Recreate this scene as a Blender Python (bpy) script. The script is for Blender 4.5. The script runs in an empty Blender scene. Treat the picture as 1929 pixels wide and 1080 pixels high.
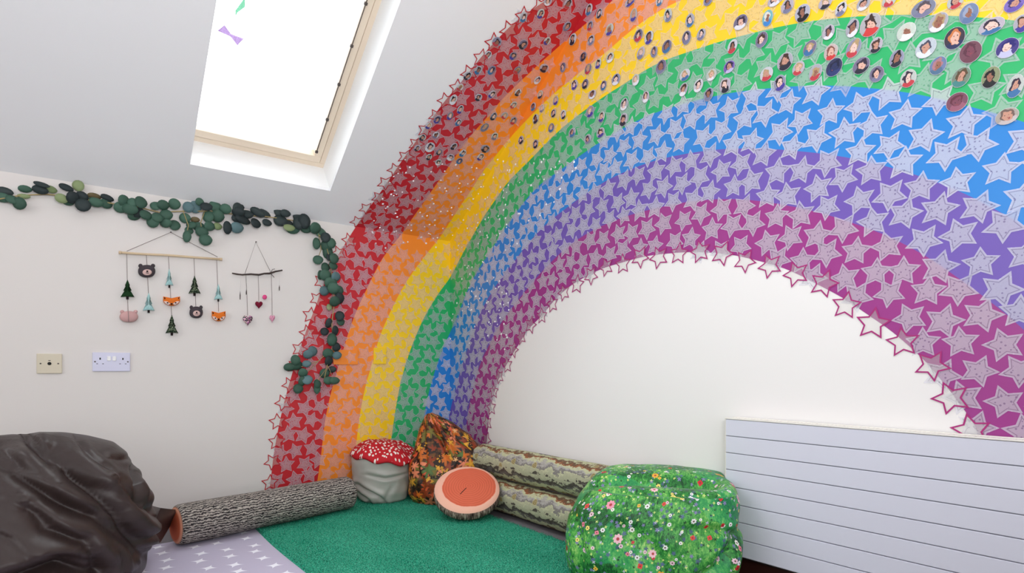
import bpy, bmesh, math, random
import numpy as np
from mathutils import Vector, Matrix
random.seed(7)
S = bpy.context.scene
COL = S.collection
PI = math.pi

# ------------------------------------------------------------------ camera, world, lights, exposure
FPX, PCX, HY = 1079.0, 964.5, 693.0
CAM = np.array([-1.963, -3.221, 0.81])
FW = np.array([.609, .793, 0.]); FW /= np.linalg.norm(FW)
RT = np.array([FW[1], -FW[0], 0.]); UP = np.array([0, 0, 1.])
TAN, ZE = .72, 1.638                       # slope of the ceiling, height of the eaves
cd = bpy.data.cameras.new('camera'); cam = bpy.data.objects.new('camera', cd); COL.objects.link(cam)
cam.location = CAM; cam.rotation_euler = (PI/2, 0, -math.atan2(FW[0], FW[1]))
cd.sensor_width = 36; cd.lens = 36*FPX/1929; cd.shift_y = (HY-540)/1929; cd.clip_start = .02
S.camera = cam
W = bpy.data.worlds.new('overcast_sky'); S.world = W; W.use_nodes = True
W.node_tree.nodes['Background'].inputs[0].default_value = (.93, .97, 1, 1)
W.node_tree.nodes['Background'].inputs[1].default_value = 9

def area(name, loc, rot, sx, sy, power, colr=(1, 1, 1)):
    l = bpy.data.lights.new(name, 'AREA'); l.shape = 'RECTANGLE'; l.size = sx; l.size_y = sy
    l.energy = power; l.color = colr
    o = bpy.data.objects.new(name, l); COL.objects.link(o); o.location = loc; o.rotation_euler = rot
    return o
# light of the ceiling lamps on the flat part of the ceiling, then two added fill lights in place of windows
area('ceiling_lamp_light', (-1.7, -3.5, 3.28), (0, 0, 0), 2.2, 1.2, 14, (1, .97, .93))
area('window_daylight', (-2.6, -5.35, 1.4), (PI/2, 0, 0), 3.0, 1.9, 52, (.93, .96, 1))
area('side_window_daylight', (-4.5, -2.5, 1.6), (PI/2, 0, -PI/2), 2.4, 1.9, 36, (.94, .97, 1))  # added from the left to brighten the right wall and the slope
# fill light added near the camera to brighten the slope and the upper right wall
fl_ = area('bounced_flash', (-1.75, -3.3, 1.25), (0, 0, 0), .35, .35, 33, (.95, .97, 1))
fl_.rotation_euler = Vector((.4, .8, .95)).to_track_quat('-Z', 'Y').to_euler()
S.view_settings.view_transform = 'Standard'; S.view_settings.look = 'None'
S.view_settings.gamma = 1; S.view_settings.use_curve_mapping = False
S.view_settings.exposure = -.24

# ------------------------------------------------------------------ projecting photo points on real planes
def ray(x, y): return FW + RT*(x-PCX)/FPX + UP*(HY-y)/FPX
def on_back(x, y, off=0.):
    d = ray(x, y); return CAM + d*((-off-CAM[1])/d[1])
def on_right(x, y, off=0.):
    d = ray(x, y); return CAM + d*((-off-CAM[0])/d[0])
SLN = np.array([0, TAN, 1.])/math.hypot(1, TAN)          # outward normal of the slope
SLS = np.array([0, -1, TAN])/math.hypot(1, TAN)          # up the slope
def on_slope(x, y, off=0.):                              # off > 0: into the room
    d = ray(x, y); P0 = np.array([0, 0, ZE]) - SLN*off
    return CAM + d*(((P0-CAM)@SLN)/(d@SLN))
def at(x, y, Z): return CAM + ray(x, y)*Z
def px(p):
    v = np.asarray(p)-CAM; Z = v@FW; return PCX+FPX*(v@RT)/Z, HY-FPX*v[2]/Z, Z

# ------------------------------------------------------------------ helpers
def tag(o, label=None, cat=None, group=None, kind=None):
    for k, v in (('label', label), ('category', cat), ('group', group), ('kind', kind)):
        if v: o[k] = v
    return o
def empty(name, loc, rz=0, parent=None):
    o = bpy.data.objects.new(name, None); COL.objects.link(o); o.location = loc; o.rotation_euler.z = rz
    o.empty_display_size = .05
    if parent: adopt(o, parent)
    return o
def world_of(o):
    m = o.matrix_basis.copy()
    while o.parent:
        m = o.parent.matrix_basis @ m if o.matrix_parent_inverse == Matrix() else o.parent.matrix_basis @ o.matrix_parent_inverse @ m
        o = o.parent
    return m
def adopt(o, parent):
    o.parent = parent; o.matrix_parent_inverse = world_of(parent).inverted(); return o
def link(name, me, parent=None, mats=None):
    o = bpy.data.objects.new(name, me); COL.objects.link(o)
    for m in mats or []: me.materials.append(m)
    if parent: adopt(o, parent)
    return o
def mesh(name, vs, fs, mats=None, parent=None, smooth=False, uv=None, mi=None):
    me = bpy.data.meshes.new(name); me.from_pydata([tuple(map(float, v)) for v in vs], [], [tuple(f) for f in fs])
    if uv is not None:
        l = me.uv_layers.new(name='UVMap'); idx = np.empty(len(me.loops), dtype=np.int32)
        me.loops.foreach_get('vertex_index', idx); l.data.foreach_set('uv', np.asarray(uv, dtype=np.float32)[idx].ravel())
    if smooth: me.polygons.foreach_set('use_smooth', [True]*len(me.polygons))
    if mi is not None: me.polygons.foreach_set('material_index', mi)
    me.update()
    if mats is not None and not isinstance(mats, (list, tuple)): mats = [mats]
    return link(name, me, parent, mats)
def box(name, lo, hi, m, parent=None, bevel=0, M=None):
    bm = bmesh.new(); bmesh.ops.create_cube(bm, size=1)
    lo, hi = Vector(lo), Vector(hi); c = (lo+hi)/2; d = hi-lo
    for v in bm.verts: v.co = Vector((v.co.x*d.x+c.x, v.co.y*d.y+c.y, v.co.z*d.z+c.z))
    if bevel: bmesh.ops.bevel(bm, geom=bm.edges[:], offset=bevel, segments=2, affect='EDGES', profile=.6)
    if M: bm.transform(M)
    bmesh.ops.recalc_face_normals(bm, faces=bm.faces)
    me = bpy.data.meshes.new(name); bm.to_mesh(me); bm.free()
    return link(name, me, parent, [m])
def tube(name, pts, r, m, parent=None, n=8, uvl=False):
    pts = [np.asarray(p, float) for p in pts]; rs = r if isinstance(r, (list, tuple)) else [r]*len(pts)
    vs, fs = [], []
    for i, p in enumerate(pts):
        t = pts[min(i+1, len(pts)-1)]-pts[max(i-1, 0)]; t /= np.linalg.norm(t)+1e-9
        a = np.cross(t, [0, 0, 1]) if abs(t[2]) < .9 else np.cross(t, [0, 1, 0]); a /= np.linalg.norm(a); b = np.cross(t, a)
        for k in range(n): vs.append(p+rs[i]*(a*math.cos(2*PI*k/n)+b*math.sin(2*PI*k/n)))
    for i in range(len(pts)-1):
        for k in range(n): fs.append((i*n+k, i*n+(k+1) % n, (i+1)*n+(k+1) % n, (i+1)*n+k))
    fs.append(tuple(range(n))[::-1]); fs.append(tuple(range((len(pts)-1)*n, len(pts)*n)))
    return mesh(name, vs, fs, m, parent, True)

def lin(c): return tuple(((v/255)/12.92 if v/255 <= .04045 else ((v/255+.055)/1.055)**2.4) for v in c)+(1.,)
class NT:
    def __init__(s, name, rough=.7, spec=.3):
        s.m = bpy.data.materials.new(name); s.m.use_nodes = True; s.t = s.m.node_tree
        s.b = s.t.nodes['Principled BSDF']; s.out = s.t.nodes['Material Output']
        s.b.inputs['Roughness'].default_value = rough; s.b.inputs['Specular IOR Level'].default_value = spec
    def n(s, typ, ins=None, **props):
        nd = s.t.nodes.new(typ)
        for k, v in props.items(): setattr(nd, k, v)
        for k, v in (ins or {}).items():
            sk = nd.inputs[k]
            if isinstance(v, bpy.types.NodeSocket): s.t.links.new(v, sk)
            else: sk.default_value = v
        return nd
    def math(s, op, a, b=0., c=0.): return s.n('ShaderNodeMath', {0: a, 1: b, 2: c}, operation=op).outputs[0]
    def vec(s, op, a, b): return s.n('ShaderNodeVectorMath', {0: a, 1: b}, operation=op).outputs[0]
    def mix(s, f, a, b, bt='MIX'):
        nd = s.n('ShaderNodeMix', data_type='RGBA', blend_type=bt)
        for k, v in ((0, f), (6, a), (7, b)):
            if isinstance(v, bpy.types.NodeSocket): s.t.links.new(v, nd.inputs[k])
            else: nd.inputs[k].default_value = v
        return nd.outputs[2]
    def ramp(s, f, stops, interp='LINEAR'):
        nd = s.n('ShaderNodeValToRGB', {0: f}); r = nd.color_ramp; r.interpolation = interp
        while len(r.elements) < len(stops): r.elements.new(.5)
        for e, (p, c) in zip(r.elements, stops): e.position = p; e.color = c if len(c) == 4 else lin(c)
        return nd.outputs[0]
    def noise(s, vec, scale, detail=3, rough=.5, dist=0.):
        i = {'Scale': scale, 'Detail': detail, 'Roughness': rough, 'Distortion': dist}
        if vec is not None: i['Vector'] = vec
        return s.n('ShaderNodeTexNoise', i)
    def uv(s): return s.n('ShaderNodeUVMap').outputs[0]
    def obj(s): return s.n('ShaderNodeTexCoord').outputs['Object']
    def bump(s, h, strength=.3, dist=.01):
        s.t.links.new(s.n('ShaderNodeBump', {'Height': h, 'Strength': strength, 'Distance': dist}).outputs[0], s.b.inputs['Normal'])
    def base(s, c):
        if isinstance(c, bpy.types.NodeSocket): s.t.links.new(c, s.b.inputs['Base Color'])
        else: s.b.inputs['Base Color'].default_value = c
        return s
    def spots(s, vec, scale, size, lobes, amp, density, off, sharp=1.):
        v = s.vec('ADD', vec, (off, off*1.7, 0))
        vo = s.n('ShaderNodeTexVoronoi', {'Vector': v, 'Scale': scale, 'Randomness': 1.}, voronoi_dimensions='2D')
        l = s.vec('SUBTRACT', v, vo.outputs['Position'])
        sp = s.n('ShaderNodeSeparateXYZ', {0: l}); rc = s.n('ShaderNodeSeparateColor', {0: vo.outputs['Color']})
        r = s.math('MULTIPLY', s.math('SQRT', s.math('ADD', s.math('MULTIPLY', sp.outputs[0], sp.outputs[0]), s.math('MULTIPLY', sp.outputs[1], sp.outputs[1]))), scale)
        th = s.math('ADD', s.math('ARCTAN2', sp.outputs[1], sp.outputs[0]), s.math('MULTIPLY', rc.outputs[2], 6.28))
        cs = s.math('COSINE', s.math('MULTIPLY', th, lobes))
        sz = s.math('MULTIPLY', s.math('ADD', .6, s.math('MULTIPLY', rc.outputs[1], .6)), size)
        thr = s.math('MULTIPLY', sz, s.math('ADD', 1., s.math('MULTIPLY', cs, amp)))
        m = s.math('MULTIPLY', s.math('LESS_THAN', r, thr), s.math('LESS_THAN', rc.outputs[2], density))
        return m, rc.outputs[0], s.math('DIVIDE', r, thr)

def plain(name, c, rough=.6, spec=.3, bump=0, bscale=200, metal=0, var=0):
    N = NT(name, rough, spec)
    if var:
        nz = N.noise(N.obj(), 3, 4)
        c2 = tuple(max(0, v*(1-var)) for v in lin(c)[:3])+(1,)
        N.base(N.mix(nz.outputs[0], c2, lin(c)))
    else: N.base(lin(c))
    N.b.inputs['Metallic'].default_value = metal
    if bump: N.bump(N.noise(N.obj(), bscale, 2).outputs[0], bump, .002)
    return N.m
M_wall = plain('wall_paint', (238, 235, 233), .75, .2, .05, 120)
M_back = plain('warm_wall_paint', (229, 224, 220), .75, .2, .05, 120)  # same paint as the other walls, its dimmer warmer light put into the colour
M_ceil = plain('ceiling_paint', (243, 243, 245), .8, .2, .05, 120)
M_floor = plain('dark_brown_carpet', (62, 32, 26), .9, .1, .5, 400)
M_skirt = plain('dark_brown_skirting', (58, 26, 20), .5)
M_mat = plain('grey_foam', (112, 108, 112), .8, .2, .2, 300)
M_white = plain('white_gloss', (240, 240, 240), .35, .5)
M_pine = plain('lacquered_pine', (242, 224, 202), .4, .4, var=.08)
M_gasket = plain('dark_gasket', (90, 80, 76), .6)
M_reveal = plain('reveal_paint', (245, 245, 245), .7, .2)
M_rad = plain('radiator_enamel', (218, 219, 232), .38, .4, var=.04)
M_radc = plain('radiator_core', (160, 160, 168), .6)
M_radtop = plain('radiator_top', (236, 232, 224), .4, .4)

# ------------------------------------------------------------------ room
XL, YF, ZT, YT = -4.6, -5.5, 3.32, -(3.32-ZE)/TAN
def struct(o): o['kind'] = 'structure'; return o
struct(box('floor', (XL, YF, -.1), (.1, .1, 0), M_floor))
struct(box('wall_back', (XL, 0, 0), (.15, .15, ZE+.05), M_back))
def gable(name, x0, x1):
    pr = [(0, 0), (0, ZE), (YT, ZT), (YF, ZT), (YF, 0)]
    vs = [(x, y, z) for x in (x0, x1) for y, z in pr]; n = 5
    fs = [tuple(range(n)), tuple(range(2*n-1, n-1, -1))]+[(i, i+n, (i+1) % n+n, (i+1) % n) for i in range(n)]
    return struct(mesh(name, vs, fs, M_wall))
gable('wall_right', 0, .15); gable('wall_left', XL-.15, XL)
struct(box('wall_front', (XL, YF-.15, 0), (.1, YF, ZT), M_wall))
struct(box('ceiling_upper', (XL, YF, ZT), (.1, YT, ZT+.1), M_ceil))
def SP(a, b, d=0.): return np.array([a, 0, ZE])+SLS*b+SLN*d
B0_, B1_ = .2146, 1.62
HOLES = [(-1.525, -.859), (-3.55, -2.884)]
BT = (-YT)*math.hypot(1, TAN)
def slope_mesh():
    xs = sorted([XL, .0]+[v for h in HOLES for v in h]); bs = [0, B0_, B1_, BT]; vs, fs = [], []
    idx = {}
    for d in (0, .02):
        for i, x in enumerate(xs):
            for j, b in enumerate(bs): idx[d, i, j] = len(vs); vs.append(SP(x, b, d))
    def hole(i, j): return j == 1 and any(abs(xs[i]-h[0]) < 1e-6 for h in HOLES)
    for i in range(len(xs)-1):
        for j in range(3):
            if hole(i, j): continue
            for d in (0, .02): fs.append((idx[d, i, j], idx[d, i+1, j], idx[d, i+1, j+1], idx[d, i, j+1]))
    for i in range(len(xs)-1):
        if hole(i, 1):
            for a, b in (((i, 1), (i+1, 1)), ((i+1, 1), (i+1, 2)), ((i+1, 2), (i, 2)), ((i, 2), (i, 1))): fs.append((idx[(0,)+a], idx[(0,)+b], idx[(.02,)+b], idx[(.02,)+a]))
    return struct(mesh('ceiling', vs, fs, M_ceil))
slope_mesh()
struct(box('baseboard_back', (XL, -.016, 0), (0, 0, .11), M_skirt, bevel=.003))
struct(box('baseboard_right', (-.016, YF, 0), (0, -.016, .11), M_skirt, bevel=.003))

SM = Matrix(((1, 0, 0, 0), (0, SLS[1], SLN[1], 0), (0, SLS[2], SLN[2], ZE), (0, 0, 0, 1)))   # local (a, b, d) -> world
Ng = NT('window_glass'); t_ = Ng.n('ShaderNodeBsdfTransparent', {0: (.97, .98, .98, 1)}); g_ = Ng.n('ShaderNodeBsdfGlossy', {'Roughness': .02})
fr = Ng.n('ShaderNodeFresnel', {'IOR': 1.45}); mx = Ng.n('ShaderNodeMixShader', {0: fr.outputs[0], 1: t_.outputs[0], 2: g_.outputs[0]})
Ng.t.links.new(mx.outputs[0], Ng.out.inputs[0]); M_glass = Ng.m
def skylight(n, a0, a1):
    hole_b, a0 = a1, a0-.13
    w = empty(f'window_{n}', SP((a0+a1)/2, B0_)); w['kind'] = 'structure'
    b0, b1, D = B0_, B1_, .19
    t = .012
    for (lo, hi) in (((a0-t, b0-t, .021), (a0, b1+t, D)), ((a1, b0-t, .021), (a1+t, b1+t, D)), ((a0, b0-t, .021), (a1, b0, D)), ((a0, b1, .021), (a1, b1+t, D))):
        box('reveal', lo, hi, M_reveal, w, 0, SM)
    fw, sw = .027, .038
    def rails(name, a0, a1, b0, b1, wd, d0, d1, m, bev=.003):
        for lo, hi in (((a0, b0, d0), (a1, b0+wd, d1)), ((a0, b1-wd, d0), (a1, b1, d1)), ((a0, b0+wd, d0), (a0+wd, b1-wd, d1)), ((a1-wd, b0+wd, d0), (a1, b1-wd, d1))):
            box(name, lo, hi, m, w, bev, SM)
    rails('frame', a0-.012, a1+.012, b0-.012, b1+.012, fw+.012, D, D+.09, M_pine)
    rails('sash', a0+fw+.003, a1-fw-.003, b0+fw+.003, b1-fw-.003, sw, D-.006, D+.07, M_pine)
    e = fw+.003; rails('gasket', a0+e-.004, a1-e+.004, b0+e-.004, b1-e+.004, .004, D+.02, D+.08, M_gasket, 0)
    e = fw+sw+.003
    box('glass', (a0+e-.01, b0+e-.01, D+.035), (a1-e+.01, b1-e+.01, D+.045), M_glass, w, 0, SM)
    if n == 1:
        tube('blind_cord', [tuple(SM @ Vector((a1-e+.004, b, D-.008))) for b in (b0+e+.03, b0+e+.3, b0+e+.6, b0+e+.9, b1-e)], .0022, M_gasket, w, 6)
        for k in range(5):
            b = b0+e+.03+k*.2
            box('cord_hook', (a1-e-.004, b-.006, D-.014), (a1-e+.01, b+.006, D-.004), M_gasket, w, .001, SM)
    return D+.035
for i, (a0, a1) in enumerate(HOLES): gd = skylight(i+1, a0, a1)
# window frame on the closed wall behind the camera (its light is an added lamp)
w3 = empty('window_3', (-2.2, YF+.02, 1.1)); w3['kind'] = 'structure'
def frame_bars(w, fx, a0, a1, b0, b1):
    m_ = (a0+a1)/2
    for lo, hi in (((a0, b0), (a1, b0+.06)), ((a0, b1-.06), (a1, b1)), ((a0, b0+.06), (a0+.06, b1-.06)), ((a1-.06, b0+.06), (a1, b1-.06)), ((m_-.03, b0+.06), (m_+.03, b1-.06))):
        p, q = fx(*lo, 0), fx(*hi, .06); box('frame', tuple(map(min, p, q)), tuple(map(max, p, q)), M_white, w, .004)
frame_bars(w3, lambda a, b, d: (a, YF+d, b), -4.15, -1.05, .4, 2.4)
w4 = empty('window_4', (XL+.02, -2.9, 1.2)); w4['kind'] = 'structure'  # unseen frame on the closed left wall, the added side light stands before it
frame_bars(w4, lambda a, b, d: (XL+d, a, b), -3.75, -1.25, .6, 2.6)
# ------------------------------------------------------------------ window stickers
def sticker(name, pts, c, label):
    N = NT(name+'_film'); d = N.n('ShaderNodeBsdfDiffuse', {0: lin(c)}); tt = N.n('ShaderNodeBsdfTransparent', {0: tuple((v*.19)**.5 for v in lin(c)[:3])+(1,)})
    N.t.links.new(N.n('ShaderNodeMixShader', {0: .08, 1: tt.outputs[0], 2: d.outputs[0]}).outputs[0], N.out.inputs[0])
    P = [on_slope(x, y, -(gd-.002)) for x, y in pts]; Q = [on_slope(x, y, -(gd-.0005)) for x, y in pts]; n = len(P)
    o = mesh(name, P+Q, [tuple(range(n)), tuple(range(2*n-1, n-1, -1))]+[(i, (i+1) % n, (i+1) % n+n, i+n) for i in range(n)], N.m)
    tag(o, label, 'window sticker')
sticker('bow_sticker', [(409, 58), (423, 47), (435.5, 64), (460, 73), (447, 86), (434, 69)], (205, 170, 225), 'pale purple bow-shaped translucent sticker on the skylight glass')
sticker('leaf_sticker', [(443, 33), (443, 20), (456, 2), (462, -6), (462, 13), (447, 24)], (150, 225, 185), 'pale green zigzag translucent sticker near the top of the skylight glass')

# ------------------------------------------------------------------ rainbow boundaries, traced on the walls and the slope
BB = [
 [(503,950),(508,927),(515,860),(530,780),(548,713),(572,637),(597,573),(613,520),(640,477),(667,433),(713,369),(740,329),(771,284),(802,242),(833,196),(869,156),(896,120),(931,80),(971,40),(1000,20),(1024,4),(1060,-20),(1105,-50),(1150,-78)],
 [(590,950),(598,908),(605,860),(613,787),(627,727),(643,673),(663,607),(690,547),(720,487),(757,442),(800,380),(837,327),(883,260),(914,226),(944,189),(981,153),(1011,125),(1045,95),(1076,67),(1112,40),(1143,9),(1158,-2),(1185,-22)],
 [(664,950),(667,880),(672,830),(677,787),(687,733),(702,683),(713,640),(733,593),(760,540),(790,497),(828,450),(856,406),(887,360),(911,321),(932,296),(953,269),(981,238),(1011,208),(1039,180),(1069,156),(1100,131),(1134,107),(1164,79),(1189,58),(1216,37),(1247,18),(1283,0),(1330,-18)],
 [(725,950),(730,880),(737,830),(743,787),(750,743),(760,700),(773,660),(797,602),(819,564),(836,539),(849,524),(872,478),(894,439),(917,400),(933,378),(951,350),(972,328),(1002,299),(1033,266),(1063,238),(1094,214),(1124,192),(1155,171),(1186,153),(1216,131),(1256,112),(1308,95),(1354,79),(1399,68),(1461,52),(1522,41),(1583,34),(1660,29),(1721,28),(1782,30),(1858,34),(1929,41)],
 [(785,950),(790,880),(794,820),(800,777),(807,743),(820,697),(833,660),(853,617),(867,583),(881,547),(897,514),(922,478),(944,442),(967,408),(992,375),(1014,350),(1033,337),(1067,313),(1110,282),(1147,258),(1186,235),(1231,214),(1277,199),(1323,187),(1369,177),(1399,172),(1461,166),(1516,162),(1583,162),(1644,167),(1706,174),(1767,186),(1828,202),(1889,218),(1929,230)],
 [(832,950),(836,880),(840,830),(847,780),(857,740),(867,700),(880,660),(897,606),(911,578),(925,553),(950,517),(978,481),(1000,453),(1033,419),(1067,393),(1107,363),(1140,342),(1187,320),(1233,303),(1283,292),(1333,284),(1400,280),(1467,282),(1500,285),(1550,290),(1600,298),(1633,304),(1673,315),(1727,330),(1773,347),(1823,367),(1860,387),(1900,409),(1929,425)],
 [(868,950),(870,880),(878,807),(885,760),(897,710),(910,673),(925,645),(939,617),(956,592),(972,572),(994,544),(1017,517),(1039,494),(1067,467),(1110,438),(1160,415),(1207,400),(1253,389),(1300,380),(1350,376),(1400,376),(1450,382),(1500,391),(1533,398),(1583,413),(1633,430),(1680,448),(1717,468),(1760,492),(1800,521),(1840,550),(1877,577),(1900,597),(1929,620)],
 [(907,950),(912,880),(917,840),(920,807),(923,773),(930,747),(937,720),(953,690),(978,649),(994,622),(1020,597),(1050,560),(1077,537),(1107,520),(1133,507),(1173,495),(1217,483),(1260,478),(1300,475),(1350,477),(1383,481),(1433,493),(1467,502),(1500,515),(1533,533),(1567,550),(1607,573),(1633,593),(1675,620),(1712,652),(1748,685),(1781,726),(1809,762),(1838,803),(1848,827)]]
YC, ZC = -1.62, -.04
RAD = [2.90, 2.66, 2.425, 2.205, 1.96, 1.722, 1.50, 1.289]
NS = 230
TH = np.linspace(-.34, PI-.03, NS)
def radii(i):
    """distance of boundary i from the arch centre, seen from the camera on the plane of the right wall, at the angles TH"""
    q = np.array([on_right(x, y) for x, y in BB[i]]); th = np.arctan2(q[:, 2]-ZC, q[:, 1]-YC); r = np.hypot(q[:, 1]-YC, q[:, 2]-ZC)
    o = np.argsort(th); th, r = th[o], r[o]
    a = np.linspace(th[-1]+.5, PI, 12) if th[-1]+.5 < PI else np.array([PI])
    if th[-1]+.5 >= PI: a = np.array([max(PI, th[-1]+.3)])
    th = np.r_[th, a]; r = np.r_[r, [RAD[i]]*len(a)]
    out = np.interp(TH, th, r); k = 7; ker = np.hanning(k+2)[1:-1]; ker /= ker.sum()
    return np.convolve(np.pad(out, k//2, mode='reflect', reflect_type='odd'), ker, 'valid')
RR = [radii(i) for i in range(8)]
VP = [np.c_[YC+r*np.cos(TH), ZC+r*np.sin(TH)] for r in RR]            # (y, z) on the plane x = 0
def vpix(x, y): q = on_right(x, y); return np.array([q[1], q[2]])
# regions of that plane behind which the three surfaces lie
CO = np.array([0., ZE]); s1 = vpix(200, px((-1.9, 0, ZE))[1]); q_ = px((-1.5, 0, ZE)); s1 = vpix(q_[0], q_[1]); s2 = np.array([-1., ZE+TAN]); CD = np.array([0., 0.])
# the plane is seen with y decreasing to the right of the photo
def clip(poly, a, b, sgn):
    out = []; d = b-a
    def side(p): return sgn*(d[0]*(p[1]-a[1])-d[1]*(p[0]-a[0]))
    for i in range(len(poly)):
        p, q = poly[i], poly[(i+1) % len(poly)]; sp, sq = side(p), side(q)
        if sp >= 0: out.append(p)
        if (sp >= 0) != (sq >= 0): out.append(p+(q-p)*sp/(sp-sq))
    return out
def split(poly):
    back = clip(clip(poly, s1, CO, 1), CO, CD, 1)
    slope = clip(clip(poly, s1, CO, -1), CO, s2, -1)
    right = clip(clip(poly, CO, CD, -1), CO, s2, 1)
    return back, slope, right
def v_back(p, off):
    d = np.array([0, p[0], p[1]])-CAM; return CAM+d*((-off-CAM[1])/d[1])
def v_slope(p, off):
    d = np.array([0, p[0], p[1]])-CAM; P0 = np.array([0, 0, ZE])-SLN*off; return CAM+d*(((P0-CAM)@SLN)/(d@SLN))
def v_right(p, off): return np.array([-off, p[0], p[1]])
VF = {'back': v_back, 'slope': v_slope, 'right': v_right}
def vregion(p):
    for nm, pl in zip(('back', 'slope', 'right'), split([np.array(p)+e for e in (np.array([0, 0]), np.array([1e-6, 0]), np.array([0, 1e-6]))])):
        if len(pl) > 2: return nm
    return 'right'
OFF = .0012
BCOL = [(196, 22, 36), (250, 140, 34), (252, 208, 12), (32, 176, 102), (26, 128, 208), (106, 80, 172), (152, 42, 130)]
BNAME = ['red', 'orange', 'yellow', 'green', 'blue', 'violet', 'magenta']
rainbow = tag(empty('rainbow_mural', (-1.0, -.5, ZE)), 'large seven-band rainbow mural covered in stars, spanning both walls and the sloped ceiling', 'mural')
def seam_z(y): return ZE-TAN*y
for i in range(7):
    N = NT(f'{BNAME[i]}_vinyl', .38, .45); nz = N.noise(N.obj(), 5, 3)
    c = lin(BCOL[i]); c2 = tuple(min(1, v*1.0+.02) for v in c[:3])+(1,)
    N.base(N.mix(nz.outputs[0], c, c2))
    vs, fs = [], []; key = {}
    def vid(p):
        k = tuple(np.round(p, 5))
        if k not in key: key[k] = len(vs); vs.append(p)
        return key[k]
    def addf(ps):
        ids = []
        for p in ps:
            v = vid(p)
            if not ids or ids[-1] != v: ids.append(v)
        if len(ids) > 2 and ids[0] == ids[-1]: ids.pop()
        if len(set(ids)) > 2: fs.append(tuple(ids))
    for k in range(NS-1):
        q = [VP[i][k], VP[i][k+1], VP[i+1][k+1], VP[i+1][k]]
        for nm, pl in zip(('back', 'slope', 'right'), split(q)):
            if len(pl) > 2:
                P3 = [VF[nm](p, OFF) for p in pl]
                if max(p[2] for p in P3) > .015: addf([np.array([p[0], p[1], max(p[2], .012)]) for p in P3])
    mesh(f'{BNAME[i]}_band', vs, fs, N.m, rainbow)['label'] = f'{BNAME[i]} band of the rainbow'

# ------------------------------------------------------------------ stars
def star_poly(R=1., q=.52): return [((R if k % 2 == 0 else R*q)*math.sin(PI*k/5), (R if k % 2 == 0 else R*q)*math.cos(PI*k/5)) for k in range(10)]
Ns = NT('star_film', .35, .4)
ed = Ns.n('ShaderNodeAttribute', attribute_name='edge').outputs['Fac']
tc = Ns.n('ShaderNodeNewGeometry').outputs['Position']
vo = Ns.n('ShaderNodeTexVoronoi', {'Vector': tc, 'Scale': 95.}); dots = Ns.math('LESS_THAN', vo.outputs['Distance'], .25)
nz = Ns.noise(tc, 260, 2, .6)
rim = Ns.math('GREATER_THAN', ed, .86); inl = Ns.math('MULTIPLY', Ns.math('GREATER_THAN', ed, .70), Ns.math('LESS_THAN', ed, .78))
c = Ns.mix(Ns.math('MULTIPLY', dots, .75), lin((240, 240, 248)), lin((126, 114, 150)))
c = Ns.mix(Ns.math('MULTIPLY', inl, .55), c, lin((120, 104, 140)))
c = Ns.mix(Ns.math('MULTIPLY', nz.outputs[0], .2), c, lin((150, 138, 168)))
Ns.base(Ns.mix(rim, c, lin((232, 230, 242))))
al = Ns.math('MULTIPLY_ADD', rim, .06, Ns.n('ShaderNodeAttribute', attribute_name='film').outputs['Fac'])
al = Ns.math('MULTIPLY_ADD', dots, .1, al)
Ns.t.links.new(al, Ns.b.inputs['Alpha']); M_star = Ns.m
def star_data():
    P = star_poly(); vs = [(0, 0)]+P; return vs
def star_mesh_data(q=.52):
    P = star_poly(1, q); vs = [(0, 0, 0)]+[(x*.8, y*.8, 0) for x, y in P]+[(x, y, 0) for x, y in P]
    e = [0]+[.8]*10+[1.]*10
    fs = [(0, 1+k, 1+(k+1) % 10) for k in range(10)]+[(1+k, 11+k, 11+(k+1) % 10, 1+(k+1) % 10) for k in range(10)]
    return vs, e, fs
FILM = [.31, .25, .23, .32, .52, .45, .40]
def put_attr(me, e, film=.4):
    me.attributes.new('edge', 'FLOAT', 'POINT').data.foreach_set('value', e)
    me.attributes.new('film', 'FLOAT', 'POINT').data.foreach_set('value', film if isinstance(film, list) else [film]*len(e))
SV, SE, SF = star_mesh_data()
STAR_ME = {}
for fv in sorted(set(FILM)):
    star_me = bpy.data.meshes.new('star'); star_me.from_pydata(SV, [], SF); put_attr(star_me, SE, fv); star_me.materials.append(M_star); STAR_ME[fv] = star_me
star_me = STAR_ME[.23]
def outlined(colour):
    P = star_poly(1., .5); o = [(x*1.0, y*1.0, .0) for x, y in P]; n_ = [(x*.80, y*.80, .0) for x, y in P]
    fs = [(k, (k+1) % 10, (k+1) % 10+10, k+10) for k in range(10)]+[tuple(range(10, 20))]
    me = bpy.data.meshes.new('outlined_star'); me.from_pydata(o+n_, [], fs); put_attr(me, [.2]*20)
    me.materials.append(colour); me.materials.append(M_clear); me.polygons.foreach_set('material_index', [0]*10+[1]); return me
Nc = NT('clear_film', .3, .4); Nc.base(lin((236, 232, 226))); Nc.b.inputs['Alpha'].default_value = .22; M_clear = Nc.m
M_redline = plain('red_vinyl_outline', (190, 28, 44), .4); M_magline = plain('magenta_vinyl_outline', (168, 46, 118), .4)
red_star, mag_star = outlined(M_redline), outlined(M_magline)
PLANES = {'back': (np.array([1., 0, 0]), np.array([0, 0, 1.]), np.array([0, -1., 0]), on_back),
          'right': (np.array([0, -1., 0]), np.array([0, 0, 1.]), np.array([-1., 0, 0]), on_right),
          'slope': (np.array([1., 0, 0]), SLS, -SLN, on_slope)}
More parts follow.
